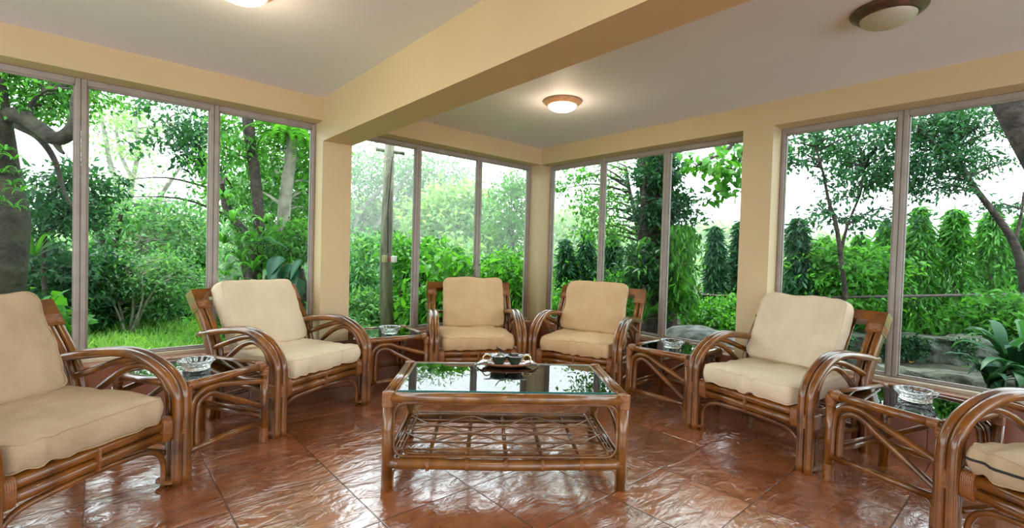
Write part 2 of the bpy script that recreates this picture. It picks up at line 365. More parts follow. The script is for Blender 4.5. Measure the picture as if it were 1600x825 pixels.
# ------------------------------------------------------------------ ceiling lamps
def ceiling_lamp(x, y, on, label):
    e = empty('ceiling_lamp', (x, y, ZC)); tag(e, label, 'ceiling light', 'dome lamps on the ceiling')
    MB().lathe([(.0, 0), (.15, 0), (.158, -.008), (.150, -.018), (.136, -.024), (.130, -.034), (.118, -.040), (.112, -.040)], seg=40).build('lamp_base', M['brass'] if on else M['bronze'], e)
    prof = [(.116*math.sin(a), -.036-.048*math.cos(a)) for a in np.linspace(PI/2, 0.02, 12)]
    MB().lathe(prof, seg=36).build('lamp_shade', M['lamp_on'] if on else M['lamp_off'], e)
    MB().lathe([(.0, -.089), (.006, -.087), (.007, -.084), (.003, -.081)], seg=12).build('finial', M['brass'], e)
    if on:
        L = bpy.data.lights.new('lamp_bulb', 'POINT'); L.energy = 4; L.color = (1, .78, .52); L.shadow_soft_size = .09
        l = bpy.data.objects.new('lamp_bulb', L); COL.objects.link(l); l.parent = e; l.location = (0, 0, -.20)
ceiling_lamp(-1.145, -1.39, True, 'lit dome lamp with brass rim on ceiling near the far corner')
ceiling_lamp(-1.087, -3.509, False, 'unlit dome lamp with dark patinated rim on ceiling at upper right')
q_ = onz(376, -16, ZC-.03); ceiling_lamp(q_[0], q_[1], True, 'lit dome lamp on ceiling left of the beam, cut by the frame top')
ceiling_lamp(-3.486, -3.6, True, 'lit dome lamp on ceiling above the camera side, beyond the frame')

# ------------------------------------------------------------------ armchairs
ARM = smooth([(-.035, 0), (-.036, .2), (-.040, .40), (-.018, .49), (.047, .566), (.169, .630), (.314, .652), (.532, .628), (.768, .584)], 6)
H3 = smooth([(.005, 0), (.005, .40), (.03, .50), (.085, .578), (.19, .618), (.30, .608), (.42, .573), (.64, .495)], 6)
H4 = smooth([(.042, 0), (.042, .40), (.062, .485), (.11, .55), (.19, .583), (.26, .575), (.34, .54), (.45, .463), (.60, .35)], 6)
POST = smooth([(.655, 0), (.625, .15), (.608, .34), (.625, .46), (.690, .61), (.775, .74), (.862, .868)], 6)
def armchair(x, y, th, label, R_=None):
    e = empty('armchair', (x, y, 0), th-PI/2); tag(e, label, 'armchair', 'rattan armchairs round the coffee table')
    rt = M['rattan']
    for s in (-1, 1):
        a = MB()
        for xx in (.412, .367): a.tube([(s*xx, q[0], q[1]) for q in ARM], .0235, 14)
        a.each('armrest', rt, e)
        MB().tube([(s*.402, q[0], q[1]) for q in H3], .0190, 12).build('arm_brace', rt, e)
        MB().tube([(s*.400, q[0], q[1]) for q in H4], .0175, 12).build('arm_brace', rt, e)
        a = MB()
        # back post: two bars with a slot, solid block on top
        for xx in (.413, .366):
            n = len(POST)
            V = []; Fs = []
            for i, q in enumerate(POST):
                t_ = POST[min(i+1, n-1)]-POST[max(i-1, 0)]; t_ = t_/np.linalg.norm(t_); nn = np.array([t_[1], -t_[0]])
                for (dx, dn) in ((-.019, -.03), (-.014, -.036), (.014, -.036), (.019, -.03), (.019, .03), (.014, .036), (-.014, .036), (-.019, .03)):
                    pq = q+nn*dn; V.append((s*xx+dx, pq[0], pq[1]))
            for i in range(n-1):
                for k in range(8): Fs.append((i*8+k, i*8+(k+1) % 8, (i+1)*8+(k+1) % 8, (i+1)*8+k))
            Fs += [tuple(range(8))[::-1], tuple(range((n-1)*8, n*8))]
            a.add(V, Fs)
        a.each('back_post', rt, e)
    # top rail block with corner pieces
    a = MB(); pt = POST[-1]; pd = (POST[-1]-POST[-8]); pd /= np.linalg.norm(pd); nn = np.array([pd[1], -pd[0]])
    def slab(x0, x1, l0, l1, th_=.040):
        V = []
        for xx in (x0, x1):
            for l_, d_ in ((l0, -th_), (l1, -th_), (l1, th_), (l0, th_)):
                q = pt+pd*l_+nn*d_; V.append((xx, q[0], q[1]))
        a.add(V, [(0,1,2,3)[::-1], (4,5,6,7), (0,1,5,4), (1,2,6,5), (2,3,7,6), (3,0,4,7)], False)
    slab(-.434, .434, -.062, .008); slab(-.435, -.336, -.15, -.060, .0395); slab(.336, .435, -.15, -.060, .0395)
    a.each('top_rail', rt, e)
    a = MB()
    for s in (-1, 1):
        q = pt+pd*(-.11); a.wrap((s*.3855, q[0], q[1]), (0, pd[0], pd[1]), .052, .042, .05, 7, 5, up=(0, nn[0], nn[1]))
    a.each('binding', M['wrap'], e)
    # front rails
    a = MB()
    for z_, r_ in ((.322, .027), (.268, .026)): a.tube([(-.40, .0, z_), (0, .0, z_), (.40, .0, z_)], r_, 14)
    a.each('front_rail', rt, e)
    for s in (-1, 1):
        a = MB()
        for z_, r_ in ((.318, .020), (.268, .020)): a.tube([(s*.375, 0, z_), (s*.375, .3, z_), (s*.375, .62, z_+.02)], r_, 10)
        a.tube([(s*.385, .05, .15), (s*.385, .62, .15)], .014, 8)
        a.each('side_rail', rt, e)
    a = MB()
    a.tube([(-.40, .62, .33), (.40, .62, .33)], .022, 10); a.tube([(-.40, .64, .14), (.40, .64, .14)], .018, 10)
    a.tube([(-.34, .70, .60), (.34, .70, .60)], .016, 8)
    for k in range(7): a.tube([(-.24+.08*k, .62, .34), (-.24+.08*k, .70, .60), (-.24+.08*k, .835, .83)], .009, 6)
    a.each('back_rail', rt, e)
    # slatted deck
    a = MB()
    for k in range(8): a.tube([(-.36, .06+.075*k, .332), (.36, .06+.075*k, .332)], .010, 6)
    a.tube([(-.15, .02, .318), (-.15, .62, .325)], .012, 6); a.tube([(.15, .02, .318), (.15, .62, .325)], .012, 6)
    a.each('seat_slat', rt, e)
    # arch below the front rail
    a = MB()
    a.tube(smooth([(-.338, .01, 0), (-.338, .01, .09), (-.330, .01, .14), (-.300, .01, .185), (-.24, .01, .212), (-.12, .0, .226), (0, 0, .230), (.12, 0, .226), (.24, .01, .212), (.300, .01, .185), (.330, .01, .14), (.338, .01, .09), (.338, .01, 0)], 5), .0135, 10)
    a.build('front_arch', rt, e)
    a = MB()
    for s in (-1, 1):
        a.wrap((s*.326, 0, .295), (1, 0, 0), .036, .062, .058, 8, 3.2)
        a.wrap((s*.392, .002, .295), (0, 0, 1), .047, .060, .080, 9, 3.6, up=(0, 1, 0))
        a.wrap((s*.382, .010, .026), (0, 0, 1), .056, .052, .018, 3, 4, up=(0, 1, 0))
    a.wrap((0, 0, .290), (1, 0, 0), .033, .062, .012, 2, 3.2)
    a.each('binding', M['wrap'], e)
    return e
def cushion(name, w_, d_, h_, mt, label, group, loc, rz, tilt=0, seed=0, zip_=False, sag=.0, wr=.005, gath=.12):
    """box cushion, origin at centre of its underside; local x across, y deep, z thick"""
    nx, ny, nz = 34, 34, 8; r_ = np.random.default_rng(seed); V = []; Fs = []
    ph = r_.uniform(0, 6.28, 24); fr = r_.uniform(-1, 1, (24, 3))
    def disp(p):
        x, y, z = p; s = 0
        for i in range(8): s += math.sin(fr[i][0]*26*x+fr[i][1]*26*y+fr[i][2]*10*z+ph[i])*(.35)
        # gathers running away from the seams
        for i in range(8, 14): s += math.sin((40+45*abs(fr[i][0]))*x+fr[i][1]*9*y+ph[i])*gath*max(0, abs(y)/(d_/2)-.45)*1.6
        for i in range(14, 18): s += math.sin((40+30*abs(fr[i][0]))*y+fr[i][1]*9*x+ph[i])*.18*max(0, abs(x)/(w_/2)-.45)*1.6
        return s*wr
    def P(ux, uy, uz):     # each in -1..1
        cx = math.copysign(abs(ux)**.85, ux) if ux else 0; cy = math.copysign(abs(uy)**.85, uy) if uy else 0
        e = 11.0
        k = (abs(cx)**e+abs(cy)**e)**(1/e); mx = max(abs(cx), abs(cy), 1e-9); f = mx/k if k > 0 else 1
        x = cx*w_/2*f; y = cy*d_/2*f
        puff = (1-abs(ux)**3.0)*(1-abs(uy)**3.0)
        hz = h_*(.42+.09*puff**.5); z = uz*hz*(1+.0)
        # bulge of the boxing
        bul = 1+.035*(1-uz*uz)
        x *= bul; y *= bul
        if sag: z -= sag*(1-ux*ux)*(1-uy*uy)
        rnd = max(abs(ux), abs(uy))
        if rnd > .9: z *= 1-.06*((rnd-.9)/.1)**2
        return [x, y, z]
    idx = {}
    def vid(i, j, k):
        key = (i, j, k)
        if key not in idx:
            ux, uy, uz = 2*i/nx-1, 2*j/ny-1, 2*k/nz-1; p = P(ux, uy, uz); dd = disp(p)
            nrm = Vector((ux**7, uy**7, uz**5*1.2)); nrm.normalize()
            idx[key] = len(V); V.append((p[0]+nrm.x*dd, p[1]+nrm.y*dd, p[2]+nrm.z*dd+h_/2))
        return idx[key]
    for i in range(nx):
        for j in range(ny): Fs.append((vid(i,j,nz), vid(i+1,j,nz), vid(i+1,j+1,nz), vid(i,j+1,nz))); Fs.append((vid(i,j,0), vid(i,j+1,0), vid(i+1,j+1,0), vid(i+1,j,0)))
    for k in range(nz):
        for i in range(nx): Fs.append((vid(i,0,k), vid(i+1,0,k), vid(i+1,0,k+1), vid(i,0,k+1))); Fs.append((vid(i,ny,k), vid(i,ny,k+1), vid(i+1,ny,k+1), vid(i+1,ny,k)))
        for j in range(ny): Fs.append((vid(0,j,k), vid(0,j,k+1), vid(0,j+1,k+1), vid(0,j+1,k))); Fs.append((vid(nx,j,k), vid(nx,j+1,k), vid(nx,j+1,k+1), vid(nx,j,k+1)))
    o = MB().add(V, Fs).build(name, mt)
    def ring(k):
        L = [(i, 0) for i in range(nx)]+[(nx, j) for j in range(ny)]+[(i, ny) for i in range(nx, 0, -1)]+[(0, j) for j in range(ny, 0, -1)]
        pts = [V[idx[(i, j, k)]] for i, j in L]; return pts+[pts[0]]
    pp = MB(); pp.tube(ring(nz), .0028, 6); pp.tube(ring(0), .0028, 6); pp.each('piping', mt, o)
    if zip_:
        L = [(i, 0) for i in range(0, nx+1)]
        zz = MB(); pts = [np.array(V[idx[(i, 0, nz//2)]])+np.array([0, -.002, .004]) for i, _ in L]; pts = [pts[0]+np.array([-.001, .06, 0])]+pts
        zz.tube(pts, .0055, 6); zz.build('zipper', M['black'], o)
    o.location = loc; o.rotation_euler = (tilt, 0, rz)
    tag(o, label, 'cushion', group); return o
POSE = {'A': (-2.777, -.669, 1.974), 'B': (-1.455, -.752, 1.056), 'C': (-.868, -1.362, .377), 'D': (-.823, -2.807, -.191), 'F': (-4.016, -1.409, 2.235), 'E': (-1.401, -4.181, -.5126)}
CL = {'A': 'varnished rattan armchair in front of the left windows, before the plain column',
      'B': 'rattan armchair facing us in the far corner, left one of the close pair',
      'C': 'rattan armchair in the far corner, right one of the close pair',
      'D': 'rattan armchair with cream cushions before the right windows, between two glass side tables',
      'F': 'large rattan armchair at the left edge of the picture, nearest on that side',
      'E': 'rattan armchair cut off at the lower right corner, only its arm and seat showing'}
WHERE = {'A': 'of the armchair in front of the left windows', 'B': 'of the left armchair in the far corner pair', 'C': 'of the right armchair in the far corner pair',
         'D': 'of the armchair before the right windows', 'F': 'of the large armchair at the left edge', 'E': 'of the armchair at the lower right corner'}
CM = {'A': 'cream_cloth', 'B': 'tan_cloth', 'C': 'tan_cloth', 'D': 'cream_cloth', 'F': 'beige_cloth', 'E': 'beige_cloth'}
BACKSH = {'A': (0, .0, 0), 'B': (.035, 0, 0), 'C': (-.03, 0, 0), 'D': (-.055, 0, .012), 'F': (-.02, 0, .0), 'E': (0, 0, 0)}
for k, (x, y, th) in POSE.items():
    armchair(x, y, th, CL[k])
    b_ = np.array([math.cos(th), math.sin(th)]); r_ = np.array([b_[1], -b_[0]])
    def loc(lx, ly, lz): q = np.array([x, y])+r_*lx+b_*ly; return (q[0], q[1], lz)
    nm = {'cream_cloth': 'cream', 'tan_cloth': 'tan', 'beige_cloth': 'dull beige'}[CM[k]]
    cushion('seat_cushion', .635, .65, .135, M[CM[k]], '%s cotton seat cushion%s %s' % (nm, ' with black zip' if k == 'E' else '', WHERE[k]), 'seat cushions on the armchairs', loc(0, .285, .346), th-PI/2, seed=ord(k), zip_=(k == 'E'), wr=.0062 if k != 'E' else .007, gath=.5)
    if k != 'E' or True:
        sh = BACKSH[k]
        # leaning on the back: local z is thickness pointing forward-up
        ang = math.radians(64)
        if k != 'E': cushion('back_cushion', .60, .52, .14, M[CM[k]], '%s cotton back cushion %s' % (nm, WHERE[k]), 'back cushions on the armchairs', loc(sh[0], .725+.0, .665+sh[2]), th-PI/2, tilt=ang, seed=ord(k)+50, wr=.0055)

# ------------------------------------------------------------------ glass side tables
def side_table(x, y, th, label, e1=.305, e2=.175, lowfront=True):
    e = empty('side_table', (x, y, 0), th-PI/2); tag(e, label, 'side table', 'glass topped rattan side tables')
    w_, d_, h_ = .552, .57, .498; hx = w_/2-.025; rt = M['rattan']
    for sx in (-1, 1):
        for yy in (.022, d_-.022):
            a = MB().tube([(sx*hx, yy, 0), (sx*hx, yy, .25), (sx*hx, yy, .478)], .0245, 14)
            a.build('leg', rt, e)
            if yy < .1: MB().wrap((sx*hx, yy, .045), (0, 0, 1), .0265, .0265, .09, 10, 2, up=(0, 1, 0)).build('binding', M['wrap'], e)
    a = MB()
    for yy in (.022, d_-.022): a.tube([(-hx, yy, .478), (hx, yy, .478)], .0225, 14)
    for sx in (-1, 1): a.tube([(sx*hx, .022, .478), (sx*hx, d_-.022, .478)], .0225, 14)
    a.each('frame_rail', rt, e)
    a = MB()
    for sx in (-1, 1):
        for yy in (.022, d_-.022):
            iy = 1 if yy < .1 else -1
            a.wrap((sx*hx, yy, .445), (0, 0, 1), .0265, .0265, .05, 6, 2.2, up=(0, 1, 0))
            a.wrap((sx*(hx-.03), yy, .478), (1, 0, 0), .025, .025, .045, 6, 2.2)
            a.wrap((sx*hx, yy+iy*.03, .478), (0, 1, 0), .025, .025, .045, 6, 2.2)
    a.each('binding', M['wrap'], e)
    a = MB()
    for yy in (.022, d_-.022): a.tube([(-hx, yy, .135), (hx, yy, .135)], .0175, 12)
    for sx in (-1, 1):
        a.tube([(sx*(hx-.0), .022, .160), (sx*(hx-.0), d_-.022, .160)], .0155, 10); a.tube([(sx*(hx-.0), .04, .190), (sx*(hx-.0), d_-.04, .190)], .010, 8)
    a.each('stretcher', rt, e)
    for yy, s in ((.022, 1), (d_-.022, -1)):
        h1 = smooth([(-.232, .14), (-.232, .25), (-.228, .33), (-.212, .395), (-.16, .434), (-.10, .438), (-.055, .424+.2*(e1-.305))]+[(-.01+(hx)*k/4, .402+.35*(e1-.305)+(e1-.402-.35*(e1-.305))*k/4) for k in range(5)], 5)
        h2 = smooth([(-.195, .14), (-.195, .25), (-.190, .325), (-.180, .375), (-.14, .402), (-.10, .400), (-.065, .382)]+[(-.03+(hx+.02)*k/4, .355+.2*(e2-.175)+(e2-.355-.2*(e2-.175))*k/4) for k in range(5)], 5)
        a = MB(); a.tube([(s*q[0], yy, q[1]) for q in h1], .0175, 12); a.tube([(s*q[0], yy, q[1]) for q in h2], .0165, 12)
        a.each('hoop_brace', rt, e)
        a = MB()
        for q in (-1, 1): a.tube(smooth([(q*(hx-.026), yy, .0), (q*(hx-.026), yy, .07), (q*(hx-.032), yy, .10), (q*(hx-.055), yy, .118), (q*(hx-.10), yy, .122)], 5), .007, 8)
        a.each('corner_bracket', rt, e)
    gl = MB().box((-hx+.012, .034, .480), (hx-.012, d_-.034, .490)); g = gl.build('glass_top', M['table_glass'], e)
    ed = MB(); q0, q1 = -hx+.0105, hx-.0105; y0_, y1_ = .0325, d_-.0325
    ed.box((q0, y0_, .480), (q1, y0_+.006, .4915), bev=.001); ed.box((q0, y1_-.006, .480), (q1, y1_, .4915), bev=.001)
    ed.box((q0, y0_, .480), (q0+.006, y1_, .4915), bev=.001); ed.box((q1-.006, y0_, .480), (q1, y1_, .4915), bev=.001)
    ed.build('glass_edge', M['glass_edge'], g)
    return e
TB = {'T1': (-3.428, -1.026, 2.095), 'T2': (-2.112, -.535, 1.438), 'T3': (-.755, -2.092, .028), 'T4': (-1.026, -3.535, -.302)}
side_table(*TB['T1'], 'glass topped rattan side table between the two left armchairs', e1=.385, e2=.225)
side_table(*TB['T2'], 'glass topped rattan side table left of the far corner pair, by the column foot', e1=.33, e2=.2)
side_table(*TB['T3'], 'glass topped rattan side table right of the far corner pair, left of the cream armchair', e1=.30, e2=.165)
side_table(*TB['T4'], 'glass topped rattan side table between the two right armchairs, in the right foreground')

def ashtray(key, u, v, label, r0=.095, plain=False):
    z = .4918; p = onz(u, v, z); e_n = 32
    def wob(a, i): return .055*math.cos(16*a)*(1 if 1 < i < 6 else .3)
    prof = [(.0, .0), (.60, .0), (.72, .10), (.66, .20), (.80, .34), (.95, .50), (1.0, .58), (.93, .60), (.84, .50), (.70, .36), (.50, .22), (.0, .18)]
    o = MB().lathe([(a*r0, b_*r0*1.05) for a, b_ in prof], seg=64, wob=wob).build('ashtray', M['crystal'])
    o.location = p; tag(o, label, 'ashtray', 'cut glass ashtrays on the side tables'); return o
ashtray('T1', 307, 577, 'cut crystal ashtray on the side table between the two left armchairs')
ashtray('T2', 609, 521, 'cut crystal ashtray on the side table by the column foot')
ashtray('T3', 1050, 543, 'cut crystal ashtray on the side table left of the cream armchair')
ashtray('T4', 1430, 626, 'cut crystal ashtray on the side table in the right foreground')

# ------------------------------------------------------------------ coffee table
CX, CY, CT = -2.440, -2.284, .898
e = empty('coffee_table', (CX, CY, 0), CT-PI/2); tag(e, 'long rattan coffee table with glass top and caned lower shelf, centre of the floor', 'coffee table')
HX = .606; D = .715; rt = M['rattan_light']
for sx in (-1, 1):
    for yy in (.024, D-.024):
        MB().tube([(sx*HX, yy, 0), (sx*HX, yy, .25), (sx*HX, yy, .478)], .0270, 14).build('leg', rt, e)
a = MB()
for yy in (.024, D-.024): a.tube([(-HX, yy, .470), (0, yy, .470), (HX, yy, .470)], .0285, 14)
for sx in (-1, 1):
    a.tube([(sx*(HX), .024, .474), (sx*(HX), D-.024, .474)], .0245, 12)
    a.tube([(sx*(HX-.036), .034, .490), (sx*(HX-.036), D-.034, .490)], .0095, 8); a.tube([(sx*(HX+.016), .024, .490), (sx*(HX+.016), D-.024, .490)], .010, 8)
a.each('frame_rail', rt, e)
a = MB()
for sx in (-1, 1):
    for yy in (.024, D-.024): a.wrap((sx*HX, yy, .463), (0, 0, 1), .0300, .0300, .072, 10, 2.6, up=(0, 1, 0))
a.each('binding', M['wrap'], e)
gl = MB().box((-HX+.044, .040, .482), (HX-.044, D-.040, .493)).build('glass_top', M['table_glass'], e)
ed = MB(); q0, q1, y0_, y1_ = -HX+.042, HX-.042, .038, D-.038
ed.box((q0, y0_, .488), (q1, y0_+.007, .503), bev=.001); ed.box((q0, y1_-.006, .484), (q1, y1_, .4945), bev=.001)
ed.box((q0, y0_, .484), (q0+.006, y1_, .4945), bev=.001); ed.box((q1-.006, y0_, .484), (q1, y1_, .4945), bev=.001)
ed.build('glass_edge', M['glass_edge'], gl)
# lower rails with bindings
a = MB()
for yy in (.024, D-.024): a.tube(smooth([(-HX, yy, .135), (-.3, yy, .128), (0, yy, .124), (.3, yy, .128), (HX, yy, .135)], 5), .0275, 14)
for sx in (-1, 1): a.tube([(sx*HX, .024, .140), (sx*HX, D-.024, .140)], .020, 12); 
a.each('shelf_frame', rt, e)
a = MB()
RX = (-.400, -.200, 0, .190, .390)
for xx in RX:
    for yy in (.024, D-.024): a.wrap((xx, yy, .127), (1, 0, 0), .0315, .0315, .018, 3, 2)
a.each('binding', M['wrap'], e)
a = MB()
for xx in RX: a.tube([(xx, .03, .150), (xx, D-.03, .150)], .0115, 10)
for sx in (-1, 1):
    for k, xx in enumerate((.582, .560, .540)): a.tube([(sx*xx, .04, .158+.006*k), (sx*xx, D-.04, .158+.006*k)], .0085, 8)
a.each('shelf_rod', rt, e)
a = MB()
for yy in (.115, .21, .335, .45, .55): a.tube(smooth([(-.575, yy, .168), (-.3, yy+.003, .165), (0, yy-.003, .164), (.3, yy+.004, .165), (.575, yy, .168)], 5), .0052, 7)
xs = [-.575]+list(RX)+[.575]
for A_, B_ in ((.115, .21), (.335, .21), (.335, .45), (.60, .45)):
    for ph in (0,):
        pts = [(xx, (A_ if i % 2 == 0 else B_), .174) for i, xx in enumerate(xs)]
        a.tube(smooth(pts, 7), .0045, 7)
a.tube(smooth([(-.575, .10, .172), (-.45, .055, .168), (0, .047, .162), (.45, .055, .168), (.575, .10, .172)], 7), .0065, 8)
a.tube(smooth([(-.575, .615, .172), (-.45, .66, .168), (0, .668, .162), (.45, .66, .168), (.575, .615, .172)], 7), .0065, 8)
a.each('lattice_cane', rt, e)
# thin bent cane loops in each opening
def loop(P, z0, z1, c_, r_):
    """P(t,z)->xyz, rounded rectangle"""
    q = []
    for (cx_, cz_, a0) in ((1, 1, 0), (-1, 1, 90), (-1, -1, 180), (1, -1, 270)):
        for k in range(6):
            an = math.radians(a0+k*18); q.append((cx_*(1-c_)+c_*math.cos(an), cz_, an))
    return q
def rrect(x0, x1, z0, z1, r, f, open_bottom=False):
    pts = []
    for cx_, cz_, a0 in ((x1-r, z1-r, 0), (x0+r, z1-r, 90), (x0+r, z0+r, 180), (x1-r, z0+r, 270)):
        for k in range(7):
            an = math.radians(a0+k*15); pts.append(f(cx_+r*math.cos(an), cz_+r*math.sin(an)))
    pts.append(pts[0]); return pts
a = MB()
for yy in (.024, D-.024):
    a.tube(rrect(-HX+.031, HX-.031, .168, .441, .055, lambda p, q: (p, yy, q)), .0062, 8)
for sx in (-1, 1):
    a.tube(rrect(.055, D-.055, .165, .441, .055, lambda p, q: (sx*HX, p, q)), .0062, 8)
    a.tube(smooth([(sx*HX, .06, .20), (sx*HX, .20, .30), (sx*HX, .36, .33), (sx*HX, .52, .30), (sx*HX, .655, .20)], 6), .009, 8)
    for yy in (.024, D-.024):
        a.tube(smooth([(sx*(HX-.030), yy, 0), (sx*(HX-.030), yy, .07), (sx*(HX-.038), yy, .095), (sx*(HX-.065), yy, .106), (sx*(HX-.13), yy, .103)], 5), .006, 8)
a.each('cane_loop', rt, e)

# ------------------------------------------------------------------ serving set
def ct_local(lx, ly, z):
    b_ = np.array([math.cos(CT), math.sin(CT)]); r_ = np.array([b_[1], -b_[0]]); q = np.array([CX, CY])+r_*lx+b_*ly; return (q[0], q[1], z)
ZG = .4945
e = empty('serving_tray', ct_local(.02, .640, ZG), CT-PI/2); tag(e, 'oval brown tray with upswept silver ends on the coffee table', 'tray')
e.location.z = ZG+.006
MB().lathe([(0, -.0), (.10, -.004), (.135, .0), (.155, .010), (.160, .016), (.156, .018), (.13, .007), (0, .004)], seg=48, sy=.56).build('tray_dish', M['tray_wood'], e)
for s in (-1, 1):
    pts = []; V = []; Fs = []; n = 12
    for i in range(n+1):
        t_ = i/n; xx = s*(.10+.105*t_); zz = .012+.020*math.sin(t_*PI)-.012*t_; hw = .034*math.sin(PI*min(1, .15+t_*.85))**.7+.001
        V += [(xx, -hw-.01, zz-.004), (xx, -.01, zz+.003), (xx, hw-.01, zz-.004)]
    for i in range(n):
        for k in (0, 1): Fs.append((i*3+k, i*3+k+1, i*3+k+4, i*3+k+3))
    MB().add([(a_[0], a_[1], a_[2]+.003) for a_ in V], Fs).build('leaf_handle', M['silver'], e)
    th_ = np.linspace(0, 2*PI, 25); MB().tube([(s*(.128+.026*math.cos(q)), .010, .036+.024*math.sin(q)) for q in th_], .0048, 8).build('ring_handle', M['gold'], e)
BP = [(0, 0), (.026, .0), (.030, .004), (.035, .012), (.046, .030), (.053, .050), (.056, .058), (.053, .059), (.048, .050), (.037, .026), (.02, .016), (0, .014)]
for i, (lx, lab) in enumerate(((-.033, 'dark green glazed bowl with silver lid, left one on the tray'), (.068, 'dark green glazed open bowl, right one on the tray'))):
    b_ = MB().lathe(BP, seg=36).build('bowl', M['green_glaze']); b_.location = ct_local(lx, .625, ZG+.0115); tag(b_, lab, 'bowl', 'bowls on the tray')
    MB().tube([(math.cos(q)*.0545, math.sin(q)*.0545, .0585) for q in np.linspace(0, 2*PI, 33)], .0028, 6).build('rim', M['silver'], b_)
    if i == 0: MB().lathe([(.049, .055), (.042, .060), (.022, .066), (.008, .068), (.006, .074), (0, .076)], seg=24).build('lid', M['silver'], b_)
lp = MB(); lp.tube(smooth([(-.050, 0, .112), (-.033, 0, .088), (-.018, .002, .080), (.0, .003, .0745), (.035, .0, .068), (.06, -.004, .066)], 6), rad([.003, .0032, .004, .0035, .003, .003], 6), 8)
lp.add([(.06+.022*math.cos(a_)*1.2, -.004+.013*math.sin(a_), .0655+.003*math.cos(2*a_)) for a_ in np.linspace(0, 2*PI, 14, endpoint=False)], [tuple(range(14))])
o = lp.build('ladle', M['black']); o.location = ct_local(0.0, .625, ZG+.0115); o.rotation_euler = (0, 0, CT-PI/2); tag(o, 'small black ladle lying across the bowls, handle up', 'ladle')
for s, lab in ((-1, 'silver leaf shaped spoon lying on the left bowl rim'), (1, 'silver leaf shaped spoon lying on the right bowl rim')):
    V = []; Fs = []; n = 10
    for i in range(n+1):
        t_ = i/n; xx = s*(.075*t_); zz = .0625+.008*t_; hw = .016*math.sin(PI*min(1, .1+.9*t_))+.0008
        V += [(xx, -hw, zz), (xx, 0, zz-.003), (xx, hw, zz), (xx, 0, zz-.005)]
    for i in range(n):
        for k in range(4): Fs.append((i*4+k, i*4+(k+1) % 4, (i+1)*4+(k+1) % 4, (i+1)*4+k))
    o = MB().add(V, Fs).build('spoon', M['silver']); o.location = ct_local(.068+.02 if s > 0 else -.033-.02, .612, ZG+.0115); o.rotation_euler = (0, 0, CT-PI/2); tag(o, lab, 'spoon', 'silver spoons on the bowls')

# ------------------------------------------------------------------ garden ground
def ground(name, pts, z, m_):
    o = MB().add([(q[0], q[1], z) for q in pts], [tuple(range(len(pts)))], False).build(name, m_); o['kind'] = 'structure'; return o
ground('ground', [(-60, WT), (WT, WT), (2.5, -.3), (3.0, -60), (90, -60), (90, 90), (-60, 90)], -.06, M['lawn'])
ground('path', [(WT, WT), (WT, -60), (4.2, -60), (4.2, -3), (2.5, WT+.4)], -.05, M['soil'])

# ------------------------------------------------------------------ plants
DIAM = (np.array([(0, 0, 0), (.45, .5, .10), (1, 0, -.12), (.45, -.5, .10)]), [(0, 1, 2), (0, 2, 3)])
LONG = (np.array([(0, 0, 0), (.35, .5, .04), (.35, -.5, .04), (.72, .38, -.06), (.72, -.38, -.06), (1, 0, -.26), (.35, 0, -.02)]), [(0, 1, 6), (0, 6, 2), (6, 1, 3), (6, 3, 4), (6, 4, 2), (3, 5, 4)])
def leaves(P, D, L, W, tpl, name, m_, parent=None, tint=None, flat=.55):
    """P base points, D leaf directions, L lengths, W widths"""
    n = len(P); D = D/(np.linalg.norm(D, axis=1)[:, None]+1e-9)
    Z = rng.normal(size=(n, 3))*(1-flat)+np.array([0, 0, 1.])*flat
    S_ = np.cross(Z, D); S_ /= np.linalg.norm(S_, axis=1)[:, None]+1e-9; Nn = np.cross(D, S_)
    tv, tf = tpl; k = len(tv)
    V = P[:, None, :]+(L[:, None]*tv[:, 0])[:, :, None]*D[:, None, :]+(W[:, None]*tv[:, 1])[:, :, None]*S_[:, None, :]+(L[:, None]*tv[:, 2])[:, :, None]*Nn[:, None, :]
    V = V.reshape(-1, 3); Fa = np.array(tf); Fs = (Fa[None]+(np.arange(n)*k)[:, None, None]).reshape(-1)
    nf = n*len(tf); me = bpy.data.meshes.new(name)
    me.vertices.add(len(V)); me.vertices.foreach_set('co', V.astype(np.float32).ravel())
    me.loops.add(nf*3); me.loops.foreach_set('vertex_index', Fs.astype(np.int32))
    me.polygons.add(nf); me.polygons.foreach_set('loop_start', np.arange(0, nf*3, 3, dtype=np.int32)); me.polygons.foreach_set('loop_total', np.full(nf, 3, np.int32))
    me.update(calc_edges=True)
    tn = rng.random(n) if tint is None else tint
    at_ = me.attributes.new('tint', 'FLOAT', 'FACE'); at_.data.foreach_set('value', np.repeat(tn, len(tf)).astype(np.float32))
    me.materials.append(m_); o = bpy.data.objects.new(name, me); COL.objects.link(o)
    if parent: o.parent = parent
    return o
def in_ball(n, hollow=.0):
    v = rng.normal(size=(n, 3)); v /= np.linalg.norm(v, axis=1)[:, None]; r_ = rng.random(n)**(1/3); r_ = hollow+(1-hollow)*r_
    return v*r_[:, None]
def px(u, v, d, r_px): return at(u, v, d), r_px*d/FPX
AX = np.array([[Rv[0], Rv[1], 0], [Fv[0], Fv[1], 0], [0, 0, 1.]]); AX[0] /= np.linalg.norm(AX[0]); AX[1] /= np.linalg.norm(AX[1])
def crown_pts(c, R3, ncl, per, spread):
    """leaf positions in clumps through an ellipsoid (R3 = across, away, up)"""
    q = in_ball(ncl, .25)*np.array(R3); C_ = c+q@AX
    P = np.repeat(C_, per, 0)+rng.normal(size=(ncl*per, 3))*spread*np.array([1, 1, .55]); return C_, P, C_-c
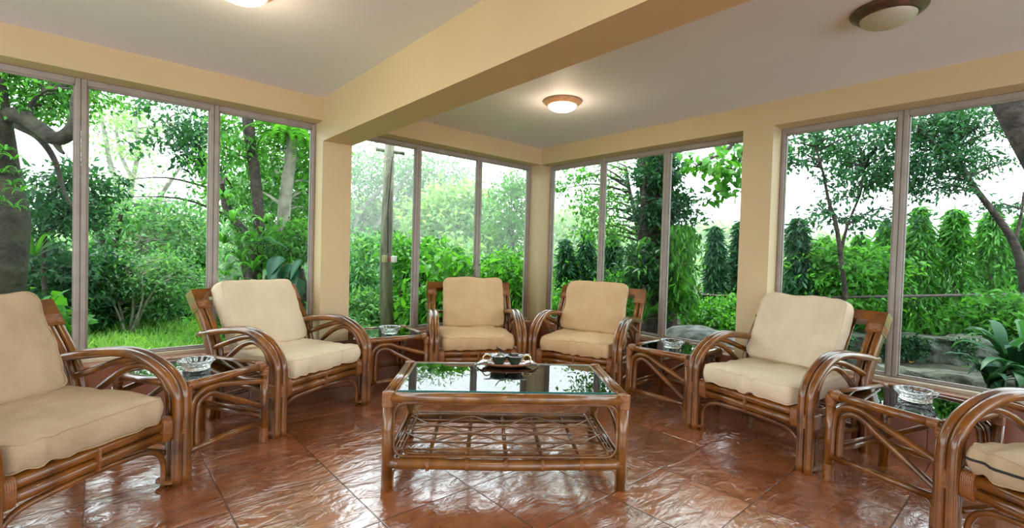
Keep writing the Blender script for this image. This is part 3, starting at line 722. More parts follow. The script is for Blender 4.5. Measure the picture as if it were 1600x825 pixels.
def plant(name, label, cat, trunks, crowns, leaf='leaf_mid', bark='bark_dark', size=.08, asp=.45, tpl=DIAM, droop=.3, group=None, twigs=.6, sag=0, wood='trunk', foliage='foliage'):
    """trunks: list of [(u, v, depth, radius_px)...]; crowns: (u, v, depth, ru, rv, rdepth_m, clumps, leaves per clump, spread_m)"""
    paths = []
    for tr in trunks:
        P = [at(u, v, d) for u, v, d, r_ in tr]; rs = [r_*d/FPX for u, v, d, r_ in tr]; paths.append((smooth(P, 6), rad(rs, 6)))
    base = paths[0][0][0] if paths else at(*crowns[0][:3])
    e = empty(name, tuple(base)); tag(e, label, cat, group); inv = np.array(base)
    allp = np.concatenate([p for p, r_ in paths]) if paths else None
    CC = []; PP = []; OUT = []
    for (u, v, d, ru, rv, rd, ncl, per, sp) in crowns:
        C_, P, o_ = crown_pts(at(u, v, d), (ru*d/FPX, rd, rv*d/FPX), ncl, per, sp); CC.append(C_); PP.append(P); OUT.append(np.repeat(o_, per, 0))
    if paths:
        for p, r_ in paths:
            MB().tube(p-inv, r_, 9).build(wood, M[bark], e)
        if CC and twigs > 0:
            br = MB(); C_ = np.concatenate(CC); C_ = C_[rng.random(len(C_)) < twigs]
            for c_ in C_[:70]:
                dd = np.linalg.norm(allp-c_, axis=1)+np.maximum(0, allp[:, 2]-c_[2])*1.5; j = int(np.argmin(dd)); s_ = allp[j]; L_ = np.linalg.norm(c_-s_)
                if L_ < .1 or L_ > 4.5: continue
                mid = (s_+c_)/2+np.array([0, 0, .12*L_])+rng.normal(size=3)*.06*L_
                br.tube(smooth([s_-inv, mid-inv, c_-inv], 4), rad([.012+.008*L_, .006+.004*L_, .003], 4), 5, False)
            if br.n: br.build('branch', M[bark], e)
    if CC:
        P = np.concatenate(PP); O = np.concatenate(OUT); n = len(P)
        O = O/(np.linalg.norm(O, axis=1)[:, None]+1e-6)
        Dr = rng.normal(size=(n, 3))*.7+O*.5+np.array([0, 0, -droop])
        L_ = size*rng.uniform(.6, 1.3, n); leaves(P-inv, Dr, L_, L_*asp, tpl, foliage, M[leaf], e)
    return e
def straps(mb_list, c, n, L, Wd, lift=1.0, droop=1.2, seg=7, spread=1.0, ang=None):
    """arching strap leaves from a crown point; returns MB"""
    mb = mb_list
    for i in range(n):
        a = random.uniform(0, 2*PI) if ang is None else random.uniform(*ang); ll = L*random.uniform(.6, 1.15); ww = Wd*random.uniform(.75, 1.2)
        h = np.array([math.cos(a), math.sin(a), 0]); sd_ = np.array([-h[1], h[0], 0]); el = random.uniform(.5, 1.35)*lift; p = np.array(c, float); V = []
        for k in range(seg+1):
            t_ = k/seg; e_ = el-droop*t_*t_*1.6; dr = h*math.cos(e_)*spread+np.array([0, 0, math.sin(e_)])
            wv = ww*math.sin(PI*min(1, .12+.88*t_))**.8*.5+.001; up = np.cross(dr, sd_)
            V += [tuple(p+sd_*wv-up*.15*wv), tuple(p), tuple(p-sd_*wv-up*.15*wv)]
            p = p+dr*ll/seg
        Fs = []
        for k in range(seg):
            for j in (0, 1): Fs.append((k*3+j, k*3+j+1, k*3+j+4, k*3+j+3))
        mb.add(V, Fs)
def set_tint(o):
    me = o.data; n = len(me.polygons); a = me.attributes.new('tint', 'FLOAT', 'FACE'); v = np.repeat(rng.random(n//14+1), 14)[:n]; a.data.foreach_set('value', v.astype(np.float32)); return o
def strap_plant(name, label, u, v, d, n, L, Wd, mt='leaf_mid', group=None, lift=1, droop=1.2, cat='plant', z=None, ang=None):
    p = at(u, v, d) if z is None else onz(u, v, z)
    mb = MB(); straps(mb, (0, 0, 0), n, L, Wd, lift, droop, ang=ang); o = mb.build(name, M[mt]); set_tint(o); o.location = p; tag(o, label, cat, group); return o
def big_leaf(mb, c, h, L, Wd, tilt):
    """one broad pointed leaf hanging from c, h = horizontal heading"""
    hd = np.array([math.cos(h), math.sin(h), 0]); sd_ = np.array([-hd[1], hd[0], 0]); dr = hd*math.cos(tilt)+np.array([0, 0, math.sin(tilt)]); up = np.cross(dr, sd_); V = []; n = 9
    for k in range(n+1):
        t_ = k/n; wv = Wd*.5*(math.sin(PI*t_**.62)**.8)+.0005; ce = np.array(c)+dr*L*t_-np.array([0, 0, 1])*L*.18*t_*t_
        V += [ce+sd_*wv+up*wv*.35, ce+sd_*wv*.5+up*wv*.1, ce, ce-sd_*wv*.5+up*wv*.1, ce-sd_*wv+up*wv*.35]
    Fs = [(k*5+j, k*5+j+1, k*5+j+6, k*5+j+5) for k in range(n) for j in range(4)]
    mb.add(V, Fs)

# --- lawn grass (uncountable) -------------------------------------------------------------
n = 70000
gx = rng.uniform(-9.5, .6, n); gy = .42+rng.random(n)**1.3*7.5
lump = np.sin(gx*2.1+gy*1.3)*np.sin(gx*.9-gy*2.3)
L_ = rng.uniform(.05, .13, n)*(1+.5*lump)
P = np.stack([gx, gy, np.full(n, -.06)], 1); Dg = rng.normal(size=(n, 3))*.55+np.array([0, 0, .8])
Dg[:, 2] = np.abs(Dg[:, 2])
o = leaves(P, Dg, L_*1.3, np.full(n, .014), LONG, 'lawn_grass', M['grass'], tint=np.clip(rng.random(n)*.6+.2+.25*lump, 0, 1), flat=.2); tag(o, 'short bright lawn grass outside the left windows', 'grass', kind='stuff')

# --- backdrop trees: far, each its own, most with haze in the leaf colour -----------------------------------------------------
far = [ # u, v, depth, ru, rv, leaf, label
 (30, 430, 17, 120, 85, 'leaf_hazed', 'pale far tree behind the thick trunk at the left edge'),
 (210, 400, 16, 120, 75, 'leaf_hazed', 'pale far tree behind the feathery tree, second left pane'),
 (330, 420, 19, 90, 90, 'leaf_hazed', 'pale far tree behind the left mullion of the third pane'),
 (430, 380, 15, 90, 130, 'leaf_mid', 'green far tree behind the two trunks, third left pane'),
 (560, 400, 20, 90, 95, 'leaf_hazed', 'pale rounded far tree behind the utility pole'),
 (650, 385, 22, 90, 95, 'leaf_hazed', 'pale high far tree right of the utility pole'),
 (715, 350, 17, 65, 55, 'leaf_hazed', 'billowing blue green far crown in the middle pane left of the corner'),
 (740, 440, 15, 80, 65, 'leaf_hazed', 'pale far tree low behind the left corner chair'),
 (900, 385, 20, 60, 60, 'leaf_hazed', 'pale far tree right of the corner, low over the hedge'),
 (990, 420, 18, 90, 60, 'leaf_hazed', 'pale far tree behind the ivy covered trunk'),
 (1130, 395, 20, 80, 40, 'leaf_hazed', 'pale far tree between ivy trunk and the right column'),
 (1290, 430, 17, 110, 60, 'leaf_hazed', 'pale far tree low behind the slim dark tree'),
 (1480, 425, 22, 130, 38, 'leaf_hazed', 'pale far treeline piece behind the hedge, right window'),
 (1620, 430, 18, 90, 42, 'leaf_hazed', 'pale far tree at the right edge of the picture')]
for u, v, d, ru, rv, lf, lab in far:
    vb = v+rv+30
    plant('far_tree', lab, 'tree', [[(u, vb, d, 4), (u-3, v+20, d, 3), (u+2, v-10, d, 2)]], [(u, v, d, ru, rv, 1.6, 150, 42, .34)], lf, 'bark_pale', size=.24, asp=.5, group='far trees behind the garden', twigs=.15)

# --- left window, thick trunk -------------------------------------------------------------
plant('old_tree', 'massive dark old tree at the left edge with heavy crooked limb', 'tree',
  [[(-30, 560, 4.7, 34), (-8, 470, 4.7, 32), (2, 400, 4.7, 31), (2, 340, 4.7, 33), (-4, 280, 4.7, 28), (-10, 210, 4.6, 24), (-20, 120, 4.5, 20)],
   [(-10, 185, 4.6, 13), (20, 180, 4.6, 12), (55, 196, 4.6, 11), (85, 216, 4.6, 11), (108, 208, 4.6, 10), (120, 185, 4.6, 9), (118, 160, 4.6, 7), (128, 130, 4.6, 5)],
   [(25, 195, 4.6, 6), (60, 215, 4.65, 5), (85, 250, 4.7, 4), (100, 300, 4.7, 2.5), (118, 330, 4.7, 2)],
   [(85, 216, 4.6, 7), (92, 232, 4.6, 4), (100, 240, 4.6, 2)], [(50, 190, 4.6, 4), (48, 165, 4.6, 3), (70, 142, 4.6, 2.5), (110, 138, 4.6, 1.5)]],
  [(20, 130, 4.9, 55, 35, .7, 44, 60, .13), (95, 125, 5.0, 55, 28, .7, 34, 60, .13), (80, 165, 5.0, 60, 25, .6, 14, 45, .13)], 'leaf_mid', 'bark_mossy', size=.062, twigs=.5)
mb = MB()
for (u, v) in ((8, 235), (22, 250), (2, 270), (18, 290), (34, 300), (5, 315), (22, 325), (30, 270)):
    straps(mb, at(u, v, 4.4)-at(10, 290, 4.4), 12, .17, .016, .8, 1.6)
o = mb.build('tree_fern', M['leaf_mid']); set_tint(o); o.location = at(10, 290, 4.4); tag(o, 'bright strappy fern clinging to the massive trunk at left edge', 'fern')
plant('slim_tree', 'slim dark leaved tree between the massive trunk and the first mullion', 'tree',
  [[(72, 555, 5.6, 4), (71, 480, 5.6, 3.5), (68, 420, 5.6, 3), (72, 360, 5.6, 2.5), (82, 300, 5.6, 2)], [(40, 520, 5.9, 5), (50, 440, 5.9, 4), (62, 370, 5.9, 3), (70, 340, 5.9, 2)]],
  [(95, 275, 5.6, 30, 22, .4, 11, 60, .12), (88, 320, 5.6, 38, 22, .4, 15, 60, .12), (108, 345, 5.6, 22, 22, .4, 8, 60, .12), (55, 350, 5.6, 20, 20, .4, 5, 50, .10)], 'leaf_deep', size=.085, twigs=.5)
plant('dark_shrub', 'dense dark green shrub below the slim tree, left window', 'shrub', [[(95, 560, 6.2, 4), (95, 480, 6.2, 3)]],
  [(100, 450, 6.2, 52, 75, .7, 90, 60, .14), (55, 470, 6.6, 45, 60, .7, 50, 60, .14)], 'leaf_deep', size=.10, twigs=.2)
strap_plant('young_palm', 'feathery yellow green young palm right of the massive trunk', 55, 400, 5.4, 26, .62, .035, 'leaf_bright', lift=.9, droop=1.3)
plant('leafy_sapling', 'low broad leaved sapling at the lawn edge behind the left armchair', 'sapling', [[(78, 560, 5.2, 2.5), (75, 520, 5.2, 2), (72, 480, 5.2, 1.5)]],
  [(75, 490, 5.2, 22, 30, .3, 12, 14, .12)], 'leaf_mid', 'bark_pale', size=.19, tpl=LONG, twigs=.8)
# pane two
plant('feathery_tree', 'tall feathery tree with bare forked limbs against the sky, second left pane', 'tree',
  [[(225, 560, 11, 9), (215, 470, 11, 8), (205, 400, 11, 7), (200, 340, 11, 5), (205, 290, 11, 4), (215, 240, 11, 3), (212, 180, 11, 2)],
   [(200, 345, 11, 5), (188, 300, 11, 4), (172, 255, 11, 3.5), (165, 215, 11, 3), (155, 170, 11, 2)], [(205, 370, 11, 4), (230, 330, 11, 3.5), (255, 300, 11, 3), (285, 255, 11, 2)],
   [(208, 280, 11, 3), (190, 245, 11, 2.5), (182, 200, 11, 2), (190, 160, 11, 1.5)]],
  [(165, 175, 11, 40, 22, .8, 12, 45, .24), (215, 190, 11, 45, 20, .8, 12, 45, .22), (165, 235, 11, 30, 18, .8, 7, 45, .22), (235, 240, 11, 28, 18, .8, 5, 40, .2), (215, 285, 11, 50, 12, .8, 6, 40, .22)], 'leaf_hazed', 'bark_pale', size=.12, asp=.35, twigs=.4)
plant('overhanging_tree', 'dark leaved boughs hanging over the top of the second left pane', 'tree',
  [[(395, 560, 7.2, 6), (385, 430, 7.2, 5), (350, 300, 7, 4), (310, 230, 6.8, 3), (260, 190, 6.6, 2)]],
  [(285, 190, 6.6, 50, 22, .7, 16, 45, .13), (312, 230, 6.8, 26, 40, .6, 16, 45, .13), (270, 235, 6.8, 30, 22, .6, 6, 40, .12), (150, 290, 6.0, 14, 26, .4, 6, 45, .11)], 'leaf_deep', size=.095, twigs=.4)
plant('leaning_tree', 'mid green tree with leaning pale stem, second left pane', 'tree',
  [[(212, 560, 8, 5), (213, 430, 8, 4.5), (218, 385, 8, 4), (232, 345, 8, 3.5), (248, 315, 8, 3), (262, 285, 8, 2)]],
  [(255, 335, 8.2, 55, 28, .9, 26, 50, .18), (225, 375, 8.4, 70, 26, .9, 36, 50, .18), (300, 370, 8.2, 28, 40, .8, 18, 50, .18)], 'leaf_mint', 'bark_pale', size=.095, twigs=.4)
plant('forked_tree', 'dark forked tree beside the first mullion, second left pane', 'tree',
  [[(170, 560, 7.8, 6), (168, 440, 7.8, 6), (163, 390, 7.8, 5.5), (152, 360, 7.8, 4.5), (140, 330, 7.8, 3.5)], [(180, 560, 7.8, 6), (178, 420, 7.8, 5), (180, 380, 7.8, 4), (190, 330, 7.8, 3)]],
  [(185, 330, 8, 42, 26, .8, 16, 50, .17), (165, 350, 8, 22, 16, .6, 7, 50, .15)], 'leaf_mint', size=.09, twigs=.4)
plant('wide_bush', 'wide twiggy green bush on the lawn, second left pane', 'bush',
  [[(195, 530, 6.6, 2.5), (190, 490, 6.6, 2), (175, 450, 6.6, 1.5), (160, 425, 6.6, 1)], [(200, 530, 6.6, 3), (208, 480, 6.6, 2), (205, 440, 6.6, 1.5), (195, 420, 6.6, 1)], [(205, 530, 6.6, 2.5), (225, 480, 6.6, 2), (245, 445, 6.6, 1.2)], [(198, 525, 6.5, 2), (180, 480, 6.5, 1.5), (165, 465, 6.5, 1)], [(205, 520, 6.5, 2), (222, 470, 6.5, 1.5), (222, 430, 6.5, 1)]],
  [(165, 440, 6.9, 45, 40, .5, 60, 60, .12), (225, 430, 6.9, 50, 34, .5, 56, 60, .12), (270, 450, 7.0, 38, 45, .5, 48, 60, .12), (200, 480, 7.1, 60, 38, .3, 44, 60, .12)], 'leaf_mint', 'bark_pale', size=.062, twigs=.25)
plant('deep_green_shrub', 'dark shrub behind the wide bush', 'shrub', [[(250, 540, 7.8, 5), (248, 490, 7.8, 4)], [(238, 540, 7.7, 5), (228, 500, 7.7, 4)]],
  [(250, 480, 7.9, 70, 45, .5, 90, 55, .16), (170, 500, 7.8, 50, 34, .5, 50, 55, .16)], 'leaf_deep', size=.10, twigs=.2)  # dark through its deep green leaf colour
# --- third pane: two trunks with epiphytes
plant('dark_trunk_tree', 'black barked tree with straight trunk, third left pane', 'tree',
  [[(395, 600, 5.6, 15), (396, 500, 5.6, 14), (398, 430, 5.6, 11), (404, 375, 5.6, 8.5), (403, 320, 5.6, 8), (397, 260, 5.6, 8), (388, 195, 5.6, 8.5), (384, 120, 5.6, 8)], [(402, 395, 5.5, 6), (385, 365, 5.5, 5.5), (368, 345, 5.5, 5), (352, 325, 5.5, 4), (347, 290, 5.5, 3)]],
  [(355, 215, 5.4, 18, 35, .4, 9, 50, .10), (440, 180, 6.2, 50, 20, .6, 24, 50, .14), (360, 270, 6.6, 22, 60, .5, 18, 50, .14)], 'leaf_mid', 'bark_dark', size=.075, twigs=.3)
plant('pale_trunk_tree', 'grey barked tree with pale curved trunk, right in the third left pane', 'tree',
  [[(440, 600, 5.9, 13), (442, 470, 5.9, 12), (443, 380, 5.9, 10), (444, 330, 5.9, 9.5), (449, 285, 5.9, 9), (455, 240, 5.9, 8), (455, 205, 5.9, 7)]],
  [(470, 210, 6.2, 25, 30, .5, 16, 50, .13), (470, 290, 6.6, 26, 50, .5, 26, 50, .14), (425, 250, 6.8, 26, 50, .5, 24, 50, .15), (420, 330, 6.8, 30, 40, .5, 20, 50, .15)], 'leaf_mid', 'bark_pale', size=.085, twigs=.3)
e = empty('tree_fern', tuple(at(450, 210, 5.7))); tag(e, 'fern rosette with long drooping fronds on top of the pale trunk', 'fern')
PB = []; DD = []
for i in range(26):
    a = random.uniform(0, 2*PI); el = random.uniform(.1, .8); L0 = random.uniform(.45, .75); p = np.zeros(3); hd = np.array([math.cos(a), math.sin(a), 0]); sd_ = np.array([-hd[1], hd[0], 0])
    for k in range(26):
        t_ = k/26; e_ = el-2.0*t_; dr = hd*math.cos(e_)+np.array([0, 0, math.sin(e_)]); p = p+dr*L0/26
        for s in (-1, 1): PB.append(p.copy()); DD.append(sd_*s+dr*.35)
PB = np.array(PB); DD = np.array(DD); leaves(PB, DD, np.full(len(PB), .085), np.full(len(PB), .016), DIAM, 'frond', M['leaf_mid'], e, flat=.9)
mb = MB()
for (u, v, L, A) in ((362, 345, .34, None), (350, 380, .34, None), (375, 405, .36, None), (352, 430, .30, None), (395, 420, .36, None), (400, 380, .28, None), (350, 310, .3, None), (415, 350, .28, None), (365, 455, .3, None)):
    straps(mb, at(u, v, 5.2)-at(375, 400, 5.2), 13, L, .042, .9, 1.7, ang=A)
o = mb.build('epiphyte', M['leaf_bright']); set_tint(o); o.location = at(375, 400, 5.2); tag(o, 'bright strap leaved epiphyte clump wrapped round the black trunk', 'plant')
mb = MB(); c0 = at(435, 420, 5.0); toC = math.atan2(CAM[1]-c0[1], CAM[0]-c0[0])
for (u, v, L, W_, hd, tl) in ((437, 400, .30, .17, -.5, -.9), (425, 408, .30, .15, .6, -1.0), (416, 418, .26, .14, 1.0, -1.1), (448, 405, .24, .13, -1.2, -.7), (432, 425, .26, .14, .1, -1.2), (455, 412, .22, .12, -.9, -1.0), (462, 420, .22, .11, -.3, -1.1), (444, 432, .22, .12, .5, -1.2), (470, 405, .22, .10, -.8, -.9), (405, 372, .30, .12, 1.4, -.2), (385, 380, .26, .09, 1.7, .15), (468, 435, .2, .1, .3, -1.3), (452, 440, .2, .1, -.2, -1.2)):
    big_leaf(mb, at(u, v, 5.0)-c0, toC+hd, L, W_, tl)
for (u, v) in ((437, 400), (425, 408), (416, 418), (448, 405), (462, 420), (405, 372)):
    mb.tube(smooth([at(425, 450, 5.2)-c0, at((u+425)/2, v+8, 5.1)-c0, at(u, v, 5.0)-c0], 5), .006, 5)
o = mb.build('philodendron', M['leaf_big']); set_tint(o); o.location = c0; tag(o, 'broad glossy blue green leaves at the foot of the two trunks', 'plant')
plant('trunk_undergrowth', 'dark tangled undergrowth at the foot of the two trunks', 'undergrowth', [[(425, 600, 5.8, 22), (428, 500, 5.8, 20), (430, 430, 5.8, 14)], [(475, 600, 5.8, 12), (474, 480, 5.8, 11), (468, 420, 5.8, 6)]],
  [(430, 380, 5.6, 45, 28, .3, 22, 30, .10), (470, 370, 5.6, 26, 40, .3, 16, 30, .10), (470, 520, 5.2, 30, 25, .3, 18, 45, .10), (370, 500, 6.4, 40, 50, .4, 34, 45, .14)], 'leaf_mid', 'bark_dark', size=.09, twigs=.2)
# --- middle bay: utility pole
e = empty('utility_pole', tuple(onz(605, 560, -.06))); b0 = np.array(e.location); tag(e, 'weathered wooden utility pole with crossarm behind the middle window', 'utility pole')
D0 = float((b0-CAM)@Fv)
MB().tube([(0, 0, 0), (at(603, 400, D0)-b0), (at(609, 222, D0)-b0)], [.082, .070, .055], 12).build('post', M['pole'], e)
MB().tube([at(588, 233, D0)-b0, at(632, 240, D0)-b0], .022, 6).build('crossarm', M['pole'], e)
MB().tube([at(613, 245, D0-.1)-b0, at(606, 330, D0-.1)-b0, at(606, 395, D0-.1)-b0], .007, 6).build('cable', M['bark_dark'], e)
for (u0, v0, u1, v1, mt, nm) in ((609, 401, 612, 409, 'red_box', 'switch'), (612, 400, 619, 410, 'white_box', 'meter_box'), (598, 399, 604, 410, 'dull_yellow', 'bracket')):
    a_ = at(u0, v1, D0-.11)-b0; c_ = at(u1, v0, D0-.11)-b0; mid = (a_+c_)/2; w_ = (u1-u0)*D0/FPX; h_ = (v1-v0)*D0/FPX
    o = MB().box((-w_/2, -.04, -h_/2), (w_/2, .04, h_/2), bev=.006).build(nm, M[mt], e); o.location = mid; o.rotation_euler = (0, 0, YAW-PI/2)
plant('spreading_tree', 'tall hazy spreading tree with crooked limbs behind the utility pole', 'tree',
  [[(545, 560, 19, 8), (550, 440, 19, 6), (570, 380, 19, 4.5), (595, 345, 19, 4), (610, 310, 19, 3), (640, 270, 19, 2.5), (660, 240, 19, 2)], [(640, 560, 20, 6), (640, 400, 20, 5), (630, 350, 20, 4), (642, 300, 20, 3), (650, 260, 20, 2)], [(556, 400, 19, 5), (560, 340, 19, 4), (590, 300, 19, 3), (600, 290, 19, 2)]],
  [(575, 265, 19, 40, 28, 1.2, 26, 45, .40), (640, 270, 19.5, 45, 28, 1.2, 30, 45, .40), (600, 320, 20, 60, 28, 1.2, 34, 45, .42), (690, 280, 20, 45, 26, 1.2, 24, 45, .40), (570, 370, 20, 40, 35, 1, 30, 45, .42)], 'leaf_mint', 'bark_pale', size=.20, asp=.4, twigs=.3)
plant('pole_shrub', 'bright green shrub with dark stems right of the utility pole', 'shrub', [[(632, 555, 6.6, 8), (632, 490, 6.6, 7), (628, 450, 6.6, 4), (640, 410, 6.6, 2)], [(640, 520, 6.5, 4), (648, 470, 6.5, 3), (660, 430, 6.5, 2)]],
  [(630, 400, 6.7, 24, 26, .5, 20, 45, .12), (665, 408, 6.7, 28, 30, .5, 26, 45, .12), (650, 460, 6.9, 30, 36, .4, 20, 45, .12), (640, 515, 6.7, 34, 22, .5, 14, 45, .12)], 'leaf_bright', size=.10, twigs=.3)
plant('low_bush', 'low bright bush left of the utility pole foot', 'bush', [[(570, 560, 6.4, 3), (570, 500, 6.4, 2)]],
  [(570, 490, 6.4, 42, 26, .5, 60, 50, .11), (555, 520, 6.0, 34, 22, .5, 34, 50, .10)], 'leaf_mint', size=.085, twigs=.3)
plant('background_shrub', 'soft green shrub far behind the utility pole', 'shrub', [[(570, 560, 9.5, 3), (570, 460, 9.5, 2)]],
  [(570, 430, 9.5, 45, 60, .8, 90, 50, .2), (680, 440, 9.8, 60, 45, .8, 80, 50, .2)], 'leaf_mint', size=.12, twigs=.2)
plant('broadleaf_shrub', 'bright broad leaved shrub above the left corner chair', 'shrub', [[(700, 560, 5.6, 3), (700, 480, 5.6, 2.5), (705, 440, 5.6, 1.5)]],
  [(700, 435, 5.7, 40, 36, .4, 34, 34, .13), (670, 480, 5.8, 34, 30, .4, 26, 34, .13)], 'leaf_bright', size=.115, tpl=LONG, asp=.4, twigs=.5)
plant('corner_tree', 'dark green dense tree just left of the room corner', 'tree', [[(795, 560, 14.5, 6), (798, 440, 14.5, 5), (800, 340, 14.5, 4)]],
  [(802, 320, 14.5, 28, 38, .7, 30, 50, .27), (794, 370, 14.5, 34, 34, .7, 34, 50, .27), (810, 280, 14.5, 18, 16, .6, 8, 45, .22)], 'leaf_mid', size=.15, twigs=.3)
plant('corner_bush', 'bright green bush under the dark tree near the room corner', 'bush', [[(800, 560, 7, 3), (800, 480, 7, 2)]],
  [(795, 430, 7.0, 36, 32, .5, 48, 50, .13), (800, 480, 6.8, 34, 30, .5, 40, 50, .12)], 'leaf_bright', size=.085, twigs=.3)
# --- weeping mast trees of the hedge (columns of hanging leaves)
def mast(u, vt, vb, d, hw, lab, leaf='leaf_deep', n=1500):
    top = at(u, vt, d); bot = at(u, vb, d); hw = hw*1.22; H = np.linalg.norm(top-bot); R_ = hw*d/FPX
    e = empty('mast_tree', tuple(bot)); tag(e, lab, 'tree', 'weeping column trees of the garden hedge')
    MB().tube([(0, 0, -.5), tuple((top-bot)*.5), tuple((top-bot)*.96)], [.035, .025, .010], 7).build('trunk', M['bark_pale'], e)
    h_ = rng.random(n)**.9; a = rng.uniform(0, 2*PI, n); prof = np.clip(1.15*(1-h_)**.45*(.85+.13*np.sin(h_*13+u)+.1*np.sin(h_*29+a*2+u)), .06, 1); r_ = R_*prof*np.sqrt(rng.random(n))*1.05
    P = np.stack([np.cos(a)*r_, np.sin(a)*r_, h_*H], 1)+(((top-bot)/H-np.array([0, 0, 1]))*H)[None]*h_[:, None]
    Dd = np.stack([np.cos(a)*.45, np.sin(a)*.45, np.full(n, -.85)], 1)+rng.normal(size=(n, 3))*.45
    L0 = rng.uniform(.09, .17, n); leaves(P, Dd, L0, L0*.20, LONG, 'foliage', M[leaf], e, flat=.3)
for (u, vt, vb, d, hw, lab, lf) in (
 (714, 385, 520, 8.2, 17, 'weeping column tree above the left corner chair', 'leaf_mid'),
 (765, 400, 520, 7.8, 16, 'weeping column tree beside the second mullion left of the corner', 'leaf_deep'),
 (884, 372, 520, 8.2, 15, 'weeping column tree right of the room corner, first in the hedge', 'leaf_deep'),
 (917, 358, 520, 8.2, 18, 'weeping column tree left of the narrow mullion', 'leaf_deep'),
 (958, 366, 520, 8.0, 17, 'weeping column tree right of the narrow mullion', 'leaf_deep'),
 (990, 380, 520, 8.2, 14, 'weeping column tree hard left of the ivy covered trunk', 'leaf_deep'),
 (1118, 352, 500, 7.6, 17, 'lone weeping column tree between ivy trunk and right column', 'leaf_deep'),
 (1156, 345, 500, 7.6, 13, 'weeping column tree half hidden by the right column', 'leaf_deep'),
 (1247, 340, 500, 7.0, 22, 'dark weeping column tree at the left edge of the right window', 'leaf_deep'),
 (1290, 370, 510, 7.6, 20, 'weeping column tree left of the slim dark trunk', 'leaf_mid'),
 (1345, 365, 510, 7.8, 22, 'weeping column tree right of the slim dark trunk', 'leaf_mid'),
 (1385, 345, 510, 7.2, 20, 'weeping column tree left of the wide right mullion', 'leaf_mid'),
 (1438, 322, 515, 7.0, 23, 'tall weeping column tree right of the wide right mullion', 'leaf_mid'),
 (1492, 325, 515, 6.9, 26, 'second weeping column tree right of the wide right mullion', 'leaf_mid'),
 (1550, 328, 515, 6.8, 25, 'third weeping column tree right of the wide right mullion', 'leaf_bright'),
 (1600, 335, 515, 6.7, 22, 'weeping column tree at the right picture edge', 'leaf_mid'),
 (290, 390, 520, 9.0, 13, 'weeping column tree behind the wide bush, left side', 'leaf_mid'),
 (318, 385, 520, 9.0, 13, 'weeping column tree by the second mullion, left side', 'leaf_mid')):
    mast(u, vt, vb, d, hw, lab, lf, 2600)
# --- right bay
plant('ivy_tree', 'thick trunk smothered in climbing leaves, right of the corner', 'tree',
  [[(1030, 560, 6.4, 30), (1030, 480, 6.4, 26), (1028, 400, 6.4, 24), (1024, 320, 6.4, 23), (1020, 240, 6.4, 22), (1020, 150, 6.4, 20)], [(1040, 480, 6.1, 3), (1000, 420, 6.1, 3), (1004, 330, 6.1, 3), (1012, 240, 6.1, 2)], [(1015, 470, 6.0, 2), (1035, 410, 6.0, 2), (1055, 390, 6.0, 2)]],
  [(1025, 260, 6.2, 30, 30, .4, 34, 40, .09), (1030, 330, 6.2, 30, 38, .4, 36, 40, .09), (1000, 420, 6.0, 24, 36, .4, 30, 36, .09), (1035, 430, 6.1, 28, 45, .3, 18, 36, .09), (1062, 340, 6.1, 18, 40, .4, 20, 36, .09)], 'leaf_deep', 'bark_dark', size=.085, twigs=.1)
mb_p = []; n = 2600
h_ = rng.random(n); uu = 1062+rng.normal(size=n)*12+np.sin(h_*9)*6; vv = 350+h_*130
P = np.array([at(a_, b_2, 5.9+rng.normal()*.18) for a_, b_2 in zip(uu, vv)]); c0 = at(1070, 420, 5.9)
o = leaves(P-c0, rng.normal(size=(n, 3))*.35+np.array([.1, 0, -1]), rng.uniform(.07, .12, n), rng.uniform(.02, .035, n), LONG, 'hanging_vine', M['leaf_mid'], flat=.3); o.location = c0; tag(o, 'curtain of hanging vine leaves on the right side of the thick trunk', 'vine')
mb = MB(); c0 = at(1030, 460, 5.8)
for (u, v) in ((1000, 430), (1012, 470), (1045, 450), (1060, 480), (1022, 490), (1040, 505), (1075, 500), (1005, 500), (1050, 420), (995, 400)):
    straps(mb, at(u, v, 5.75)-c0, 11, .42, .040, .9, 1.5)
o = mb.build('spider_plant', M['leaf_mid']); set_tint(o); o.location = c0; tag(o, 'arching strap leaved plants at the foot of the ivy covered trunk', 'plant')
plant('y_tree', 'slender tree with Y shaped fork left of the ivy covered trunk', 'tree',
  [[(1002, 560, 6.9, 5), (1001, 450, 6.9, 5), (1000, 385, 6.9, 4.5), (994, 340, 6.9, 3.5), (984, 300, 6.9, 3), (978, 260, 6.9, 2)], [(1001, 400, 6.9, 4.5), (1008, 350, 6.9, 4), (1008, 300, 6.9, 3.5), (1002, 250, 6.9, 3)]],
  [(880, 300, 6.9, 16, 10, .4, 4, 30, .09), (905, 270, 6.9, 28, 14, .5, 8, 34, .10), (925, 320, 6.9, 28, 26, .6, 13, 40, .12), (962, 290, 6.9, 28, 36, .6, 14, 40, .12), (970, 345, 7, 26, 24, .6, 13, 40, .12), (930, 365, 7.1, 46, 12, .6, 9, 40, .12)], 'leaf_mid', 'bark_dark', size=.07, twigs=.4)
plant('hanging_bough', 'dark leafy bough hanging into the top of the pane beside the right column', 'bough',
  [[(1175, 190, 5.6, 4), (1135, 235, 5.6, 2.5), (1105, 250, 5.6, 2), (1085, 262, 5.6, 1)], [(1165, 230, 5.6, 2.5), (1140, 280, 5.6, 1.5), (1122, 300, 5.6, 1)]],
  [(1105, 250, 5.6, 28, 12, .3, 7, 14, .09), (1140, 268, 5.6, 22, 24, .3, 8, 14, .09), (1122, 305, 5.6, 22, 10, .3, 4, 12, .08), (1150, 242, 5.6, 16, 14, .3, 4, 14, .08)], 'leaf_mid', 'bark_dark', size=.11, asp=.6, tpl=LONG, twigs=.9)
